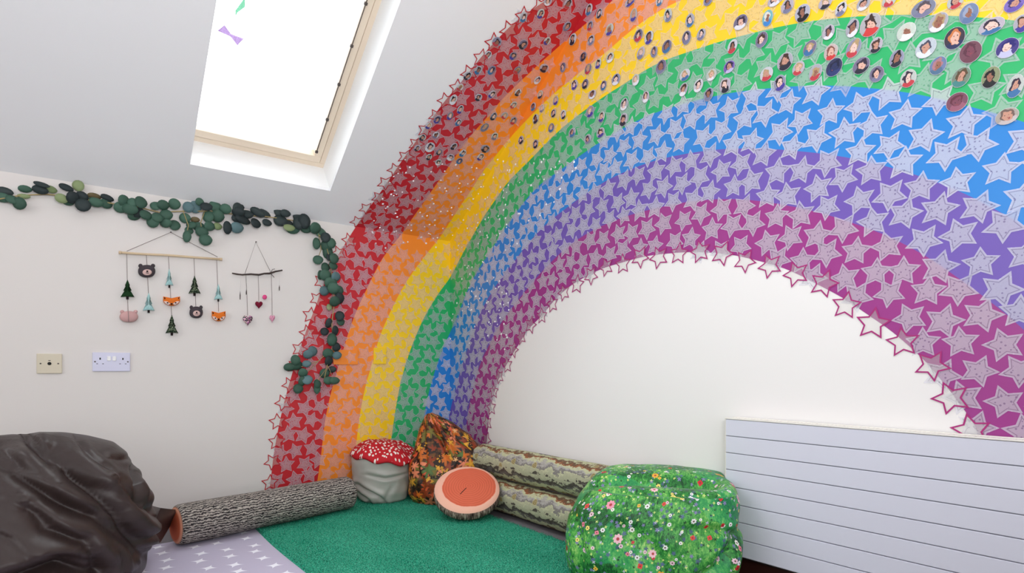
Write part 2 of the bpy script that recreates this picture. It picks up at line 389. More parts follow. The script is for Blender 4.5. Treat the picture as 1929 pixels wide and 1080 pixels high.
def plane_matrix(pl, p, rot, sc, off=0.):
    a, b, n, _ = PLANES[pl]; u = a*math.cos(rot)+b*math.sin(rot); v = -a*math.sin(rot)+b*math.cos(rot); w = n
    p = np.asarray(p)+n*off
    sx, sy = sc if isinstance(sc, tuple) else (sc, sc); sz = (sx+sy)/2
    return Matrix(((u[0]*sx, v[0]*sy, w[0]*sz, p[0]), (u[1]*sx, v[1]*sy, w[1]*sz, p[1]), (u[2]*sx, v[2]*sy, w[2]*sz, p[2]), (0, 0, 0, 1)))
def region(x, y): return vregion(vpix(x, y))
def band_at(p):
    """index of the band that holds the virtual point, -1 outside"""
    th = math.atan2(p[1]-ZC, p[0]-YC); r = math.hypot(p[0]-YC, p[1]-ZC)
    b = [np.interp(th, TH, q) for q in RR]
    for i in range(7):
        if b[i+1] <= r <= b[i]: return i
    return -1
def to2d(pl, p): a, b, n, _ = PLANES[pl]; return (p@a, (p-np.array([0, 0, ZE]))@b if pl == 'slope' else p@b)
def from2d(pl, s, t):
    a, b, n, _ = PLANES[pl]; o = np.array([0, 0, ZE]) if pl == 'slope' else np.zeros(3); return o+a*s+b*t
def in_rainbow(pl, s, t):
    p = from2d(pl, s, t); d = p-CAM
    if pl == 'right': q = np.array([p[1], p[2]])
    else:
        if d[0] <= .3: return False
        w = CAM+d*(-CAM[0]/d[0]); q = np.array([w[1], w[2]])
    b = band_at(q); return b if b >= 0 and vregion(q) == pl else None
stars = []; SR = .0495; G = .0875
rnd = random.Random(3)
for pl, (sa, sb, ta, tb) in {'back': (-1.3725, .02, .05, 1.632), 'right': (.02, 4.6, .02, 3.3), 'slope': (-1.2, 0, 0, 2.2)}.items():
    j = 0; t = tb-.04
    while t > ta:
        s = sa+(.5*G if j % 2 else 0)+.03
        while s < sb-.02:
            ss, tt = s+rnd.uniform(-.010, .010), t+rnd.uniform(-.010, .010)
            if (pl == 'back' and (ss > -.002 or tt > ZE-.04)) or (pl == 'right' and (ss < .038 or tt > seam_z(-ss)-.062)) or (pl == 'slope' and (ss > -.002 or tt < .002)): s += G; continue
            bd = in_rainbow(pl, ss, tt)
            if bd is not None: stars.append((pl, ss, tt, rnd.uniform(0, 2*PI), SR*rnd.uniform(.92, 1.06), bd))
            s += G
        t -= G*.88; j += 1
def visible(p, m=0):
    if (p-CAM)@FW < .3: return 0
    x, y, Z = px(p); return (FPX/Z) if -m < x < 1929+m and -m < y < 1080+m else 0
sized = sorted(stars, key=lambda q: -visible(from2d(q[0], q[1], q[2])))
rest_v, rest_f, rest_e, rest_m = [], [], [], []
def fold(pl, p):
    """carry a star corner that passes the edge of its surface over onto the next surface"""
    h = OFF+.0012
    if pl == 'back' and p[0] > -h: p = np.array([-h, -(p[0]+h)-h, p[2]])
    if pl == 'slope':
        b = (p-np.array([0, 0, ZE]))@SLS
        if b < h: return np.array([min(p[0], -h), -h, ZE+b-h])
        if p[0] > -h: q = SP(0, b); p = q-SLN*(p[0]+h+h); p[0] = -h
    return p
for k, (pl, s, t, r, sc, bd) in enumerate(sized):
    Mx = plane_matrix(pl, from2d(pl, s, t), r, sc, OFF+.0012)
    if k < 300:
        o = bpy.data.objects.new('star', STAR_ME[FILM[bd]]); COL.objects.link(o); o.matrix_world = Mx; adopt(o, rainbow)
    else:
        n0 = len(rest_v)
        for v in SV: rest_v.append(fold(pl, np.array(Mx @ Vector(v))))
        rest_m += [FILM[bd]]*len(SV)
        rest_f += [tuple(i+n0 for i in f) for f in SF]; rest_e += SE
o = mesh('star_pattern', rest_v, rest_f, M_star, rainbow); put_attr(o.data, rest_e, rest_m); o['kind'] = 'stuff'; o['label'] = 'remaining translucent stars covering the bands'
# outlined stars along the two edges
def edge_stars(idx, me, sgn, step, tail=True):
    pts = []
    for p in VP[idx]: pl = vregion(p); pts.append((pl, VF[pl](p, 0)))
    acc = 0.
    for k in range(1, len(pts)):
        (pl0, a), (pl, b) = pts[k-1], pts[k]
        L = np.linalg.norm(b-a); acc += L
        if acc >= step and pl == pl0 and L > 1e-6:
            acc = 0; T = (b-a)/L; n = PLANES[pl][2]; O = np.cross(n, T)*sgn
            c = b+O*rnd.uniform(-.012, .014)
            if c[2] < .1: continue
            s_, t_ = to2d(pl, c)
            if pl == 'back' and (t_ > ZE-.03): continue
            if pl == 'slope' and t_ < .035: continue
            if pl == 'right' and (t_ > seam_z(-s_)-.04 or s_ < .04): continue
            o = bpy.data.objects.new('outlined_star', me); COL.objects.link(o)
            o.matrix_world = plane_matrix(pl, c, rnd.uniform(0, 2*PI), SR*rnd.uniform(.95, 1.08), OFF+.002+.0004*(k % 3)); adopt(o, rainbow)
edge_stars(0, red_star, 1, .080); edge_stars(7, mag_star, -1, .084)
# small rhinestones stuck on the darker left part of the bands
M_gem = plain('rhinestone', (250, 250, 255), .15, 1.0, metal=.15)
gv, gf = [], []
for _ in range(900):
    x, y = rnd.uniform(700, 1110), rnd.uniform(300, 660)
    if band_at(vpix(x, y)) < 0 or y-300 > (1110-x)*1.25 and x > 960 or (x < 848 and y > 470): continue
    if rnd.random() < .55: continue
    pl = region(x, y); p = PLANES[pl][3](x, y, OFF+.0015); Mx = plane_matrix(pl, p, rnd.uniform(0, 3), rnd.uniform(.0045, .0072)); n0 = len(gv)
    gv += [Mx @ Vector((math.cos(k*PI/3), math.sin(k*PI/3), 0)) for k in range(6)]+[Mx @ Vector((.5*math.cos(k*PI/3), .5*math.sin(k*PI/3), .5)) for k in range(6)]
    gf += [(n0+k, n0+(k+1) % 6, n0+6+(k+1) % 6, n0+6+k) for k in range(6)]+[tuple(n0+6+k for k in range(6))]
o = mesh('rhinestones', gv, gf, M_gem, rainbow); o['kind'] = 'stuff'; o['label'] = 'small glittering rhinestones'

# ------------------------------------------------------------------ oval portrait cut-outs
Np = NT('portrait_print', .4, .4)
rn_ = Np.n('ShaderNodeObjectInfo').outputs['Random']
dz = Np.n('ShaderNodeTexNoise', {'Vector': Np.uv(), 'W': Np.math('MULTIPLY', rn_, 60.), 'Scale': 1.6, 'Detail': 3.}, noise_dimensions='4D').outputs['Color']
duv = Np.vec('ADD', Np.uv(), Np.vec('MULTIPLY', Np.vec('SUBTRACT', dz, (.5, .5, .5)), (1.1, 1.1, 0)))
u0 = Np.n('ShaderNodeSeparateXYZ', {0: Np.uv()}); u = Np.n('ShaderNodeSeparateXYZ', {0: duv}); X, Y = u.outputs[0], u.outputs[1]
def ell(cx, cy, rx, ry):
    a = Np.math('DIVIDE', Np.math('SUBTRACT', X, cx), rx); b = Np.math('DIVIDE', Np.math('SUBTRACT', Y, cy), ry)
    return Np.math('LESS_THAN', Np.math('ADD', Np.math('MULTIPLY', a, a), Np.math('MULTIPLY', b, b)), 1.)
def oa(nm): return Np.n('ShaderNodeAttribute', attribute_type='OBJECT', attribute_name=nm).outputs['Color']
pn = Np.noise(Np.uv(), 5, 3)
c = Np.mix(Np.math('MULTIPLY', pn.outputs[0], .4), oa('tint_ground'), lin((90, 86, 100)))
c = Np.mix(ell(0, -1.0, .85, .85), c, oa('tint_clothing'))
c = Np.mix(ell(0, .16, .56, .60), c, oa('tint_hair')); c = Np.mix(ell(.04, .0, .36, .46), c, oa('tint_skin'))
for ex in (-.1, .17): c = Np.mix(ell(ex, .06, .045, .04), c, lin((50, 36, 36)))
c = Np.mix(ell(.04, -.22, .12, .035), c, lin((150, 70, 70)))
X, Y = u0.outputs[0], u0.outputs[1]
r2 = Np.math('ADD', Np.math('MULTIPLY', X, X), Np.math('MULTIPLY', Y, Y))
Np.base(Np.mix(Np.math('GREATER_THAN', r2, .93), c, lin((206, 206, 214)))); M_por = Np.m
M_card = plain('card_edge', (200, 200, 206), .6)
def oval_mesh():
    n = 20; vs, uv, fs = [], [], []
    for r, z in ((0, .07), (.55, .065), (.92, .05), (1., .03), (1.0, 0)):
        for k in range(1 if r == 0 else n):
            x, y = r*math.cos(2*PI*k/n), r*math.sin(2*PI*k/n); vs.append((x, y, z)); uv.append((x, y))
    fs += [(0, 1+k, 1+(k+1) % n) for k in range(n)]
    for j in range(3):
        a, b = 1+j*n, 1+(j+1)*n; fs += [(a+k, b+k, b+(k+1) % n, a+(k+1) % n) for k in range(n)]
    me = bpy.data.meshes.new('portrait'); me.from_pydata(vs, [], fs); l = me.uv_layers.new(name='UVMap')
    for li, lp in enumerate(me.loops): l.data[li].uv = uv[lp.vertex_index]
    me.materials.append(M_por); me.materials.append(M_card); me.polygons.foreach_set('material_index', [0]*(3*n)+[1]*n); return me
oval = oval_mesh()
PZ3 = [(935,105,40,60),(1040,82,45,60),(1085,5,50,40),(770,255,60,60),(932,272,55,60),(1080,250,40,50),(715,335,45,50),(870,342,45,50),(655,430,45,55),(738,430,45,60),(897,430,40,50),(590,465,45,55),(543,535,40,45),(502,612,45,65),(545,672,38,55),(657,598,45,45),(740,578,40,50),(482,712,38,50),(403,735,42,50),(533,752,38,45),(350,772,40,40),(395,830,40,42),(312,845,45,40),(358,905,60,60),(280,910,40,36),(415,935,38,38),(352,966,38,38),(410,998,38,38),(505,900,38,45),(485,968,50,40),(560,942,40,45),(540,990,40,38),
 (1062,418,60,50),(1020,492,38,50),(900,568,38,45),(873,645,38,45),(1043,585,32,50),(1000,660,32,50),(1053,670,28,45),(750,715,40,50),(818,710,42,42),(873,742,42,48),(695,783,45,55),(757,838,42,45),(700,915,60,45),(670,965,40,45),(1015,735,35,60),(925,865,32,50),(1015,890,32,55),(1112,790,35,55),(1125,700,30,50)]
P880 = [(620,20,50,60),(755,62,40,70),(818,85,35,60),(1010,10,60,50),(1190,10,40,40),(1030,95,40,80),(762,162,32,60),(882,185,45,70),(613,160,45,60),(655,245,42,70),(768,250,40,60),(720,352,38,55),(595,418,32,60),(750,428,38,65),(812,395,35,60),(885,358,45,60),(665,525,38,60),(732,520,38,60),(845,530,35,60),(775,585,45,55),(922,492,50,70),(1043,495,42,70),(550,622,32,55),(597,708,32,60),(652,820,42,55),(748,860,40,60),(827,820,48,60),(762,690,48,70),(833,722,38,65),(968,740,48,80),(972,645,45,75),(1105,600,42,70),(1075,330,45,75),(1157,322,40,70),(1235,290,55,80),(1060,222,50,75),(1125,235,50,80),(1242,97,45,85),(1378,128,50,85),(1357,235,50,85),(1447,215,50,70),(1200,415,60,85),(1490,5,50,40),(1640,290,55,85),(1620,415,65,75),(1347,465,60,70),(1510,465,60,70),(1337,555,50,80),(1430,530,55,80),(1493,585,55,80),(1595,530,65,95),(1690,140,80,90)]
P1400 = [(200,5,80,50),(277,40,70,90),(155,115,60,100),(370,85,85,110),(510,22,75,70),(607,60,65,85),(745,28,75,80),(905,5,80,40),(1115,57,140,105),(1310,15,90,60),(1395,88,110,125),(1675,30,120,90),(1720,150,60,110),(1207,142,110,115),(788,158,120,140),(678,177,75,110),(118,248,70,95),(530,202,70,90),(1010,200,110,110),(1535,165,150,100),(1307,240,120,135),(415,300,75,95),(545,325,80,100),(685,300,85,115),(823,282,75,95),(950,365,85,105),(1130,300,120,120),(1405,325,130,135),(1632,300,135,120),(262,383,90,110),(345,425,70,85),(148,460,75,85),(450,450,75,100),(565,418,95,110),(732,408,100,100),(827,460,85,100),(1022,487,95,110),(1205,408,100,110),(1347,480,110,120),(1530,480,110,130),(1680,535,100,140),(230,515,70,100),(1322,632,130,115),(1630,720,140,100)]
# notes on the ones large enough to read: ground, hair, clothing, words
SPECIAL = {(1322, 632): ((126, 70, 90), (96, 44, 60), (150, 90, 110), 'maroon'), (565, 418): ((30, 40, 86), (20, 28, 60), (44, 56, 110), 'navy blue'), (788, 158): ((190, 186, 190), (60, 40, 36), (206, 60, 60), 'red-dressed'),
 (1632, 300): ((58, 46, 130), (40, 34, 110), (190, 190, 220), 'purple'), (1307, 240): ((52, 40, 54), (200, 120, 70), (44, 50, 90), 'dark orange'), (1405, 325): ((120, 70, 84), (92, 50, 66), (110, 66, 80), 'wine-red'),
 (1530, 480): ((142, 152, 110), (20, 20, 24), (30, 30, 34), 'olive-ground'), (1395, 88): ((120, 140, 176), (150, 160, 186), (96, 120, 160), 'steel blue'), (1115, 57): ((130, 136, 160), (84, 74, 84), (120, 120, 150), 'grey oval'),
 (545, 325): ((210, 190, 186), (130, 80, 70), (200, 60, 60), 'red-topped'), (1675, 30): ((130, 110, 196), (60, 50, 110), (104, 84, 170), 'violet'), (1347, 480): ((120, 140, 120), (90, 70, 50), (70, 130, 130), 'teal-topped'),
 (1205, 408): ((110, 130, 170), (170, 120, 130), (80, 110, 140), 'blue and pink'), (370, 85): ((190, 190, 206), (40, 36, 50), (24, 20, 26), 'black-dressed'), (1630, 720): ((180, 170, 160), (110, 90, 84), (190, 180, 180), 'beige'), (155, 115): ((120, 190, 200), (220, 220, 210), (60, 130, 200), 'turquoise'),
 (1010, 200): ((214, 226, 214), (200, 200, 190), (226, 230, 226), 'white'), (1130, 300): ((200, 210, 220), (70, 70, 90), (220, 224, 230), 'pale grey'), (1620, 415): ((120, 90, 180), (40, 30, 70), (190, 180, 220), 'purple-ground')}
ports = []
for src, ox in ((PZ3, 700), (P880, 880), (P1400, 1400)):
    for a in src: ports.append((ox+a[0]/3.273, a[1]/3.273, a[2]/3.273, a[3]/3.273, a[:2] if ox != 700 else None))
def band_of(x, y):
    q = vpix(x, y); b = band_at(q)
    if b >= 0: return b
    th = math.atan2(q[1]-ZC, q[0]-YC); r = math.hypot(q[0]-YC, q[1]-ZC)
    return 0 if r > np.interp(th, TH, RR[0]) else 6
ORD = 'first second third fourth fifth sixth seventh eighth ninth tenth eleventh twelfth thirteenth fourteenth fifteenth sixteenth seventeenth eighteenth nineteenth twentieth'.split()
def ordinal(n):
    if n <= 20: return ORD[n-1]
    t, u_ = divmod(n, 10); tens = {2: 'twenty', 3: 'thirty', 4: 'forty', 5: 'fifty', 6: 'sixty', 7: 'seventy'}[t]
    return (tens[:-1]+'ieth') if u_ == 0 else f'{tens}-{ORD[u_-1]}'
groups = {}
for p in ports: groups.setdefault(band_of(p[0], p[1]), []).append(p)
HAIR = [((38, 30, 34), 'dark-haired'), ((70, 46, 38), 'brown-haired'), ((176, 150, 110), 'fair-haired'), ((24, 22, 30), 'black-haired'), ((52, 40, 60), 'dark-haired')]
TOPS = [((226, 224, 232), 'white'), ((70, 60, 150), 'indigo'), ((190, 60, 70), 'red'), ((40, 40, 56), 'dark'), ((120, 120, 150), 'grey'), ((60, 110, 160), 'blue')]
GRD = [(214, 214, 222), (180, 178, 190), (150, 150, 176), (196, 186, 200), (120, 112, 140), (200, 206, 200)]
SKN = [(222, 178, 160), (196, 146, 126), (232, 196, 184), (150, 102, 84)]
rp = random.Random(11)
for b, lst in sorted(groups.items()):
    lst.sort(key=lambda p: p[0])
    for k, (x, y, w_, h_, key_) in enumerate(lst):
        pl = region(x, y); f_ = PLANES[pl][3]; p = f_(x, y)
        wx = np.linalg.norm(f_(x+w_/2, y)-f_(x-w_/2, y))/2; wy = np.linalg.norm(f_(x, y+h_/2)-f_(x, y-h_/2))/2
        wx, wy = min(max(wx, .017), .036), min(max(wy, .02), .036)
        o = bpy.data.objects.new('portrait_cutout', oval); COL.objects.link(o)
        o.matrix_world = plane_matrix(pl, p, rp.uniform(-.35, .2), (wx, wy), OFF+.0035)
        hair, top = rp.choice(HAIR), rp.choice(TOPS); g = rp.choice(GRD); sk = rp.choice(SKN)
        word = f'{hair[1]} oval portrait photo with {top[1]} clothing'
        if key_ in SPECIAL:
            sp_ = SPECIAL[key_]; g, hair, top = sp_[0], (sp_[1], ''), (sp_[2], ''); word = f'large {sp_[3]} oval portrait photo'
            if key_ in ((1322, 632), (1405, 325)): sk = (120, 66, 84)
            if key_ == (565, 418): sk = (36, 46, 90)
        for nm, cc in (('tint_ground', g), ('tint_hair', hair[0]), ('tint_clothing', top[0]), ('tint_skin', sk)): o[nm] = list(lin(cc)[:3])
        n = len(lst); side = f'{ordinal(k+1)} from the left' if k < n/2 else f'{ordinal(n-k)} from the right'
        tag(o, f'{word}, {side} on the {BNAME[b]} band', 'photo', 'oval portrait photos stuck on the rainbow')

# ------------------------------------------------------------------ wall sockets
Zb = 0.
def plate(name, x0, x1, y0, y1, m, label, t=.009, bevel=.0025):
    p, q = on_back(x0, y1), on_back(x1, y0)
    root = tag(empty(name, ((p[0]+q[0])/2, 0, p[2])), label, 'socket')
    box('faceplate', (p[0], -t, p[2]), (q[0], 0, q[2]), m, root, bevel); return root, p[0], q[0], p[2], q[2]
M_cream = plain('cream_plastic', (216, 206, 184), .4); M_sock = plain('white_plastic', (214, 214, 236), .35); M_hole = plain('socket_hole', (20, 18, 18), .6)
def disc(name, c, r, m, parent, t=.002, n=14, ax='y'):
    vs = [(c[0]+r*math.cos(2*PI*k/n), c[1]-tt, c[2]+r*math.sin(2*PI*k/n)) for tt in (0, t) for k in range(n)]
    return mesh(name, vs, [tuple(range(n)), tuple(range(2*n-1, n-1, -1))]+[(k, (k+1) % n, n+(k+1) % n, n+k) for k in range(n)], m, parent)
r_, a0, a1, b0, b1 = plate('aerial_socket', 69, 117, 667, 704, M_cream, 'square cream aerial socket plate at the far left of the back wall')
cx_, cz_ = (a0+a1)/2, (b0+b1)/2
disc('aerial_port', (cx_, -.0085, cz_), .007, M_hole, r_)
for s in (-1, 1): disc('screw', (cx_+s*.03, -.0085, cz_), .0032, M_gasket, r_)
box('small_mark', (cx_-.004, -.0095, cz_+.012), (cx_+.004, -.0085, cz_+.015), M_gasket, r_)
r_, a0, a1, b0, b1 = plate('double_socket', 174, 245, 665, 700, M_sock, 'white double power socket with two rocker switches on the back wall')
cx_, cz_ = (a0+a1)/2, (b0+b1)/2
for s in (-1, 1):
    box('switch', (cx_+s*.010-.007, -.013, cz_+.005), (cx_+s*.010+.007, -.008, cz_+.026), M_white, r_, .002)
    c0 = cx_+s*.043
    box('socket_hole', (c0-.0025, -.0097, cz_+.010), (c0+.0025, -.0085, cz_+.019), M_hole, r_)
    for q in (-1, 1): box('socket_hole', (c0+q*.011-.003, -.0097, cz_-.010), (c0+q*.011+.003, -.0085, cz_-.0075), M_hole, r_)
    disc('screw', (cx_+s*.062, -.0085, cz_+.001), .0032, M_gasket, r_)
def paintplate(x0, x1, y0, y1, m, label, stars_):
    r_, a0, a1, b0, b1 = plate('wall_plate', x0, x1, y0, y1, m, label, .012, .002)
    for s, t, rot in stars_:
        o = bpy.data.objects.new('star', star_me); COL.objects.link(o)
        o.matrix_world = plane_matrix('back', np.array([a0+(a1-a0)*s, 0, b0+(b1-b0)*t]), rot, .04, .0135); adopt(o, r_)
paintplate(627, 673, 660, 687, bpy.data.materials['orange_vinyl'], 'double wall plate painted orange with a star, on the orange band', [(.7, .5, .3)])
paintplate(703, 726, 656, 686, bpy.data.materials['yellow_vinyl'], 'small single wall plate painted yellow with a star, on the yellow band', [(.5, .5, 1.)])

# ------------------------------------------------------------------ radiator
RX = .07
p0, p1 = on_right(1367, 789.5, RX), on_right(1385, 1047, RX)
ry0, ry1, zt, zb = p0[1], p0[1]-1.75, p0[2], p1[2]
rad = tag(empty('radiator', (-RX/2, (ry0+ry1)/2, zb)), 'long low white wall radiator of flat horizontal slats on the right wall', 'radiator')
n = 8; hh = (zt-zb)/n
for k in range(n):
    box('slat', (-RX, ry1, zb+k*hh+.0012), (-RX+.012, ry0, zb+(k+1)*hh-.0012), M_rad, rad, .0018)
box('core', (-RX+.009, ry1+.004, zb+.004), (-.012, ry0-.004, zt-.006), M_radc, rad)
box('end_panel', (-RX+.002, ry0, zb+.002), (-.014, ry0+.004, zt), M_radtop, rad, .001)
box('top_rail', (-RX-.002, ry1, zt), (-RX+.012, ry0+.004, zt+.005), M_radtop, rad, .0015)
box('top_rail', (-.022, ry1, zt), (-.008, ry0+.004, zt+.005), M_radtop, rad, .0015)
gv, gf = [], []
y = ry0-.006
while y > ry1:
    lo, hi = (-RX+.012, y-.006, zt-.004), (-.022, y, zt+.003); n0 = len(gv)
    gv += [(a, b, c) for a in (lo[0], hi[0]) for b in (lo[1], hi[1]) for c in (lo[2], hi[2])]
    gf += [tuple(n0+i for i in f) for f in ((0, 1, 3, 2), (4, 6, 7, 5), (0, 4, 5, 1), (2, 3, 7, 6), (0, 2, 6, 4), (1, 5, 7, 3))]; y -= .012
mesh('grille', gv, gf, M_radtop, rad)

# ------------------------------------------------------------------ floor coverings
FZ = .06
tag(box('foam_mat', (-2.9, -2.6, 0), (-.085, -.018, FZ-.012), M_mat, bevel=.006), 'grey foam play mat under the green rug along the right wall', 'mat')
Nb = NT('star_print_fleece', .9, .1); uvb = Nb.vec('ADD', Nb.obj(), (0, 0, 0))
vo = Nb.n('ShaderNodeTexVoronoi', {'Vector': uvb, 'Scale': 9.5, 'Randomness': .3}, voronoi_dimensions='2D')
l = Nb.n('ShaderNodeSeparateXYZ', {0: Nb.vec('SUBTRACT', uvb, vo.outputs['Position'])})
ca, sa_ = math.cos(.5), math.sin(.5)
xx = Nb.math('ABSOLUTE', Nb.math('SUBTRACT', Nb.math('MULTIPLY', l.outputs[0], ca), Nb.math('MULTIPLY', l.outputs[1], sa_)))
yy = Nb.math('ABSOLUTE', Nb.math('ADD', Nb.math('MULTIPLY', l.outputs[0], sa_), Nb.math('MULTIPLY', l.outputs[1], ca)))
st = Nb.math('LESS_THAN', Nb.math('ADD', Nb.math('SQRT', xx), Nb.math('SQRT', yy)), .195)
Nb.base(Nb.mix(st, lin((190, 184, 204)), lin((240, 240, 248)))); Nb.bump(Nb.noise(Nb.obj(), 300, 2).outputs[0], .3, .002)
def cloth(name, x0, x1, y0, y1, z0, th, m, label, cat, nx=60, ny=60, amp=.003, wob=.01):
    vs, fs = [], []
    for j in range(ny+1):
        for i in range(nx+1):
            s, t = i/nx, j/ny; e = min(s, 1-s, t, 1-t)
            x = x0+(x1-x0)*s+wob*math.sin(t*9+x0)*(1 if s < .5 else .6); y = y0+(y1-y0)*t+wob*math.sin(s*7+1)
            vs.append((x, y, z0+th*min(1, e*40+.15)+amp*(math.sin(s*17+t*5)*math.sin(t*13)) *min(1, e*10)+amp*.3))
    k0 = len(vs); vs += [(v[0], v[1], z0) for v in vs]; W_ = nx+1
    for j in range(ny):
        for i in range(nx): a = j*W_+i; fs += [(a, a+1, a+W_+1, a+W_), (k0+a, k0+a+W_, k0+a+W_+1, k0+a+1)]
    for i in range(nx): fs += [(i, k0+i, k0+i+1, i+1), (ny*W_+i, ny*W_+i+1, k0+ny*W_+i+1, k0+ny*W_+i)]
    for j in range(ny): fs += [(j*W_, (j+1)*W_, k0+(j+1)*W_, k0+j*W_), (j*W_+nx, k0+j*W_+nx, k0+(j+1)*W_+nx, (j+1)*W_+nx)]
    return tag(mesh(name, vs, fs, m, None, True), label, cat)
cloth('star_blanket', -2.35, -1.27, -2.1, -.33, FZ-.012, .008, Nb.m, 'pale lilac blanket printed with white stars, spread on the floor', 'blanket')
Nr = NT('green_grass_pile', .85, .2); nz = Nr.noise(Nr.obj(), 160, 3, .7); n2 = Nr.noise(Nr.obj(), 420, 1, .6)
c = Nr.ramp(nz.outputs[0], [(.36, (0, 66, 54)), (.5, (8, 132, 102)), (.64, (40, 182, 144))])
Nr.base(Nr.mix(Nr.math('GREATER_THAN', n2.outputs[0], .6), c, lin((120, 214, 184)))); Nr.bump(nz.outputs[0], .6, .004)
rug = cloth('grass_rug', -1.285, -.268, -2.1, -.05, FZ-.010, .012, Nr.m, 'emerald green speckled grass rug in the corner of the room', 'rug', 50, 90, .0015, .006)
bv, bf = [], []
rg = random.Random(5)
for k in range(60000):
    x, y = rg.uniform(-1.28, -.275), rg.uniform(-1.95, -.06); a = rg.uniform(0, 6.28); z0 = FZ+.0; w = .0016; h = rg.uniform(.004, .009)
    dx, dy = math.cos(a), math.sin(a); lx, ly = rg.uniform(-.005, .005), rg.uniform(-.005, .005); n0 = 3*k
    bv += [(x-dx*w, y-dy*w, z0), (x+dx*w, y+dy*w, z0), (x+lx, y+ly, z0+h)]; bf.append((n0, n0+1, n0+2))
o = mesh('pile', bv, bf, Nr.m, rug); o['kind'] = 'stuff'

# ------------------------------------------------------------------ soft bodies
def smooth_interp(zs, vals, t):
    return np.interp(t, zs, vals)
def fbm(P, seed, sc):
    from mathutils import noise as mn
    return np.array([mn.noise(Vector((p[0]*sc+seed, p[1]*sc-seed, p[2]*sc+seed*.5))) for p in P])
def soft(name, origin, prof, mat, parent, creases=(), nseg=150, nlev=96, sq=2.4, nz=.006, seed=1., lump=(4., .012), dent=None, sharp=0.):
    """closed loft: prof rows are (z, left, right, front, back) in metres about the vertical through origin, facing the camera"""
    origin = np.asarray(origin, float)
    D = origin[:2]-CAM[:2]; D = np.array([D[0], D[1], 0])/np.linalg.norm(D); Rv = np.array([D[1], -D[0], 0.])
    prof = sorted(prof); zs = np.array([p[0] for p in prof]); A = np.array(prof)
    # arc length parameter along the profile
    dl = np.r_[0, np.cumsum(np.sqrt(np.diff(zs)**2+np.diff((A[:, 2]-A[:, 1])/2)**2+np.diff(A[:, 3])**2))]
    T = np.linspace(0, dl[-1], nlev); ker = np.array([1, 2, 3, 2, 1.])/9
    L = [np.interp(T, dl, A[:, k]) for k in range(5)]
    L = [np.r_[q[:2], np.convolve(q, ker, 'valid'), q[-2:]] for q in L]
    wm, dm = (max(L[2])-min(L[1]))/2, (max(L[3])+max(L[4]))/2
    af = np.linspace(0, 2*PI, 2001); fx_ = wm*np.sign(np.cos(af))*np.abs(np.cos(af))**(2/sq); fy_ = dm*np.sign(np.sin(af))*np.abs(np.sin(af))**(2/sq)
    al_ = np.r_[0, np.cumsum(np.hypot(np.diff(fx_), np.diff(fy_)))]; us = np.linspace(0, al_[-1], nseg+1)[:-1]; angs = np.interp(us, al_, af)
    vs, uv = [], []
    for j in range(nlev):
        z, ul, ur, df, db = (q[j] for q in L); cu, hw = (ul+ur)/2, (ur-ul)/2; cd_, hd = (db-df)/2, (db+df)/2
        for k in range(nseg):
            a = angs[k]; ca, sa = math.cos(a), math.sin(a)
            x = cu+hw*math.copysign(abs(ca)**(2/sq), ca); d = cd_+hd*math.copysign(abs(sa)**(2/sq), sa)
            vs.append(origin*[1, 1, 0]+Rv*x+D*d+UP*z); uv.append((us[k], T[j]))
    last = [v for v in vs[-nseg:]]; lu = uv[-nseg:]; mid = sum(last)/nseg; nin = 8
    for q in range(1, nin+1):
        f = 1-q/(nin+.6)
        for k in range(nseg): vs.append(mid+(last[k]-mid)*f+UP*.004*(1-f)); uv.append((lu[k][0], lu[k][1]+.02*q))
    nlev += nin
    V = np.array(vs); ctr = origin*[1, 1, 0]+UP*(zs[0]+zs[-1])/2
    N_ = V-ctr; N_[:, 2] *= .7; N_ /= np.linalg.norm(N_, axis=1)[:, None]
    disp = fbm(V, seed, lump[0])*lump[1]+fbm(V, seed+9, lump[0]*3.3)*nz
    uu = (V-origin)@Rv; dd = (V-origin)@D; zz = V[:, 2]
    if dent:
        kf = int(np.argmin(np.abs(angs-1.5*PI))); jt = int(np.argmax(V[kf::nseg, 2] > zs[-1]-.04)); d_e = dd[jt*nseg+kf]
        for i in range(len(V)):
            if i//nseg > jt: uv[i] = (us[kf]+uu[i], T[jt]+dd[i]-d_e+.0)
    front = np.clip(.5-dd*8, 0, 1)
    for pts, dep, wid in creases:
        best = np.full(len(V), 9.); sg = np.zeros(len(V)); tpar = np.zeros(len(V)); P = np.asarray(pts, float)
        seg = np.hypot(*np.diff(P, axis=0).T); cum = np.r_[0, np.cumsum(seg)]
        for i in range(len(P)-1):
            a, b = P[i], P[i+1]; ab = b-a; q = np.c_[uu-a[0], zz-a[1]]; t = np.clip(q@ab/(ab@ab), 0, 1)
            e = q-t[:, None]*ab; d_ = np.hypot(e[:, 0], e[:, 1]); m = d_ < best
            best[m] = d_[m]; sg[m] = np.sign(ab[0]*q[m, 1]-ab[1]*q[m, 0]); tpar[m] = (cum[i]+t[m]*seg[i])/cum[-1]
        fade = np.sin(np.clip(tpar, .06, .94)*PI)**.5
        s_ = best*sg
        prof_ = -(1-sharp)*np.exp(-(best/wid)**2)-sharp*1.15*np.exp(-best/wid)+.75*np.exp(-((s_-1.9*wid)/(1.5*wid))**2)+.25*np.exp(-((s_+1.9*wid)/(1.5*wid))**2)
        disp += prof_*dep*fade*front
    V = V+N_*disp[:, None]
    if dent:
        d0, dp, wd, uc, uw = dent
        V[:, 2] -= dp*np.exp(-((dd-d0)/wd)**2)*np.clip((zz-zs[0])/(zs[-1]-zs[0])*4-3.0, 0, 1)*np.clip(1-((uu-uc)/uw)**4, 0, 1)
    V[:, 2] = np.maximum(V[:, 2], zs[0]-.0)
    V[:nseg, 2] = zs[0]
    fs = []
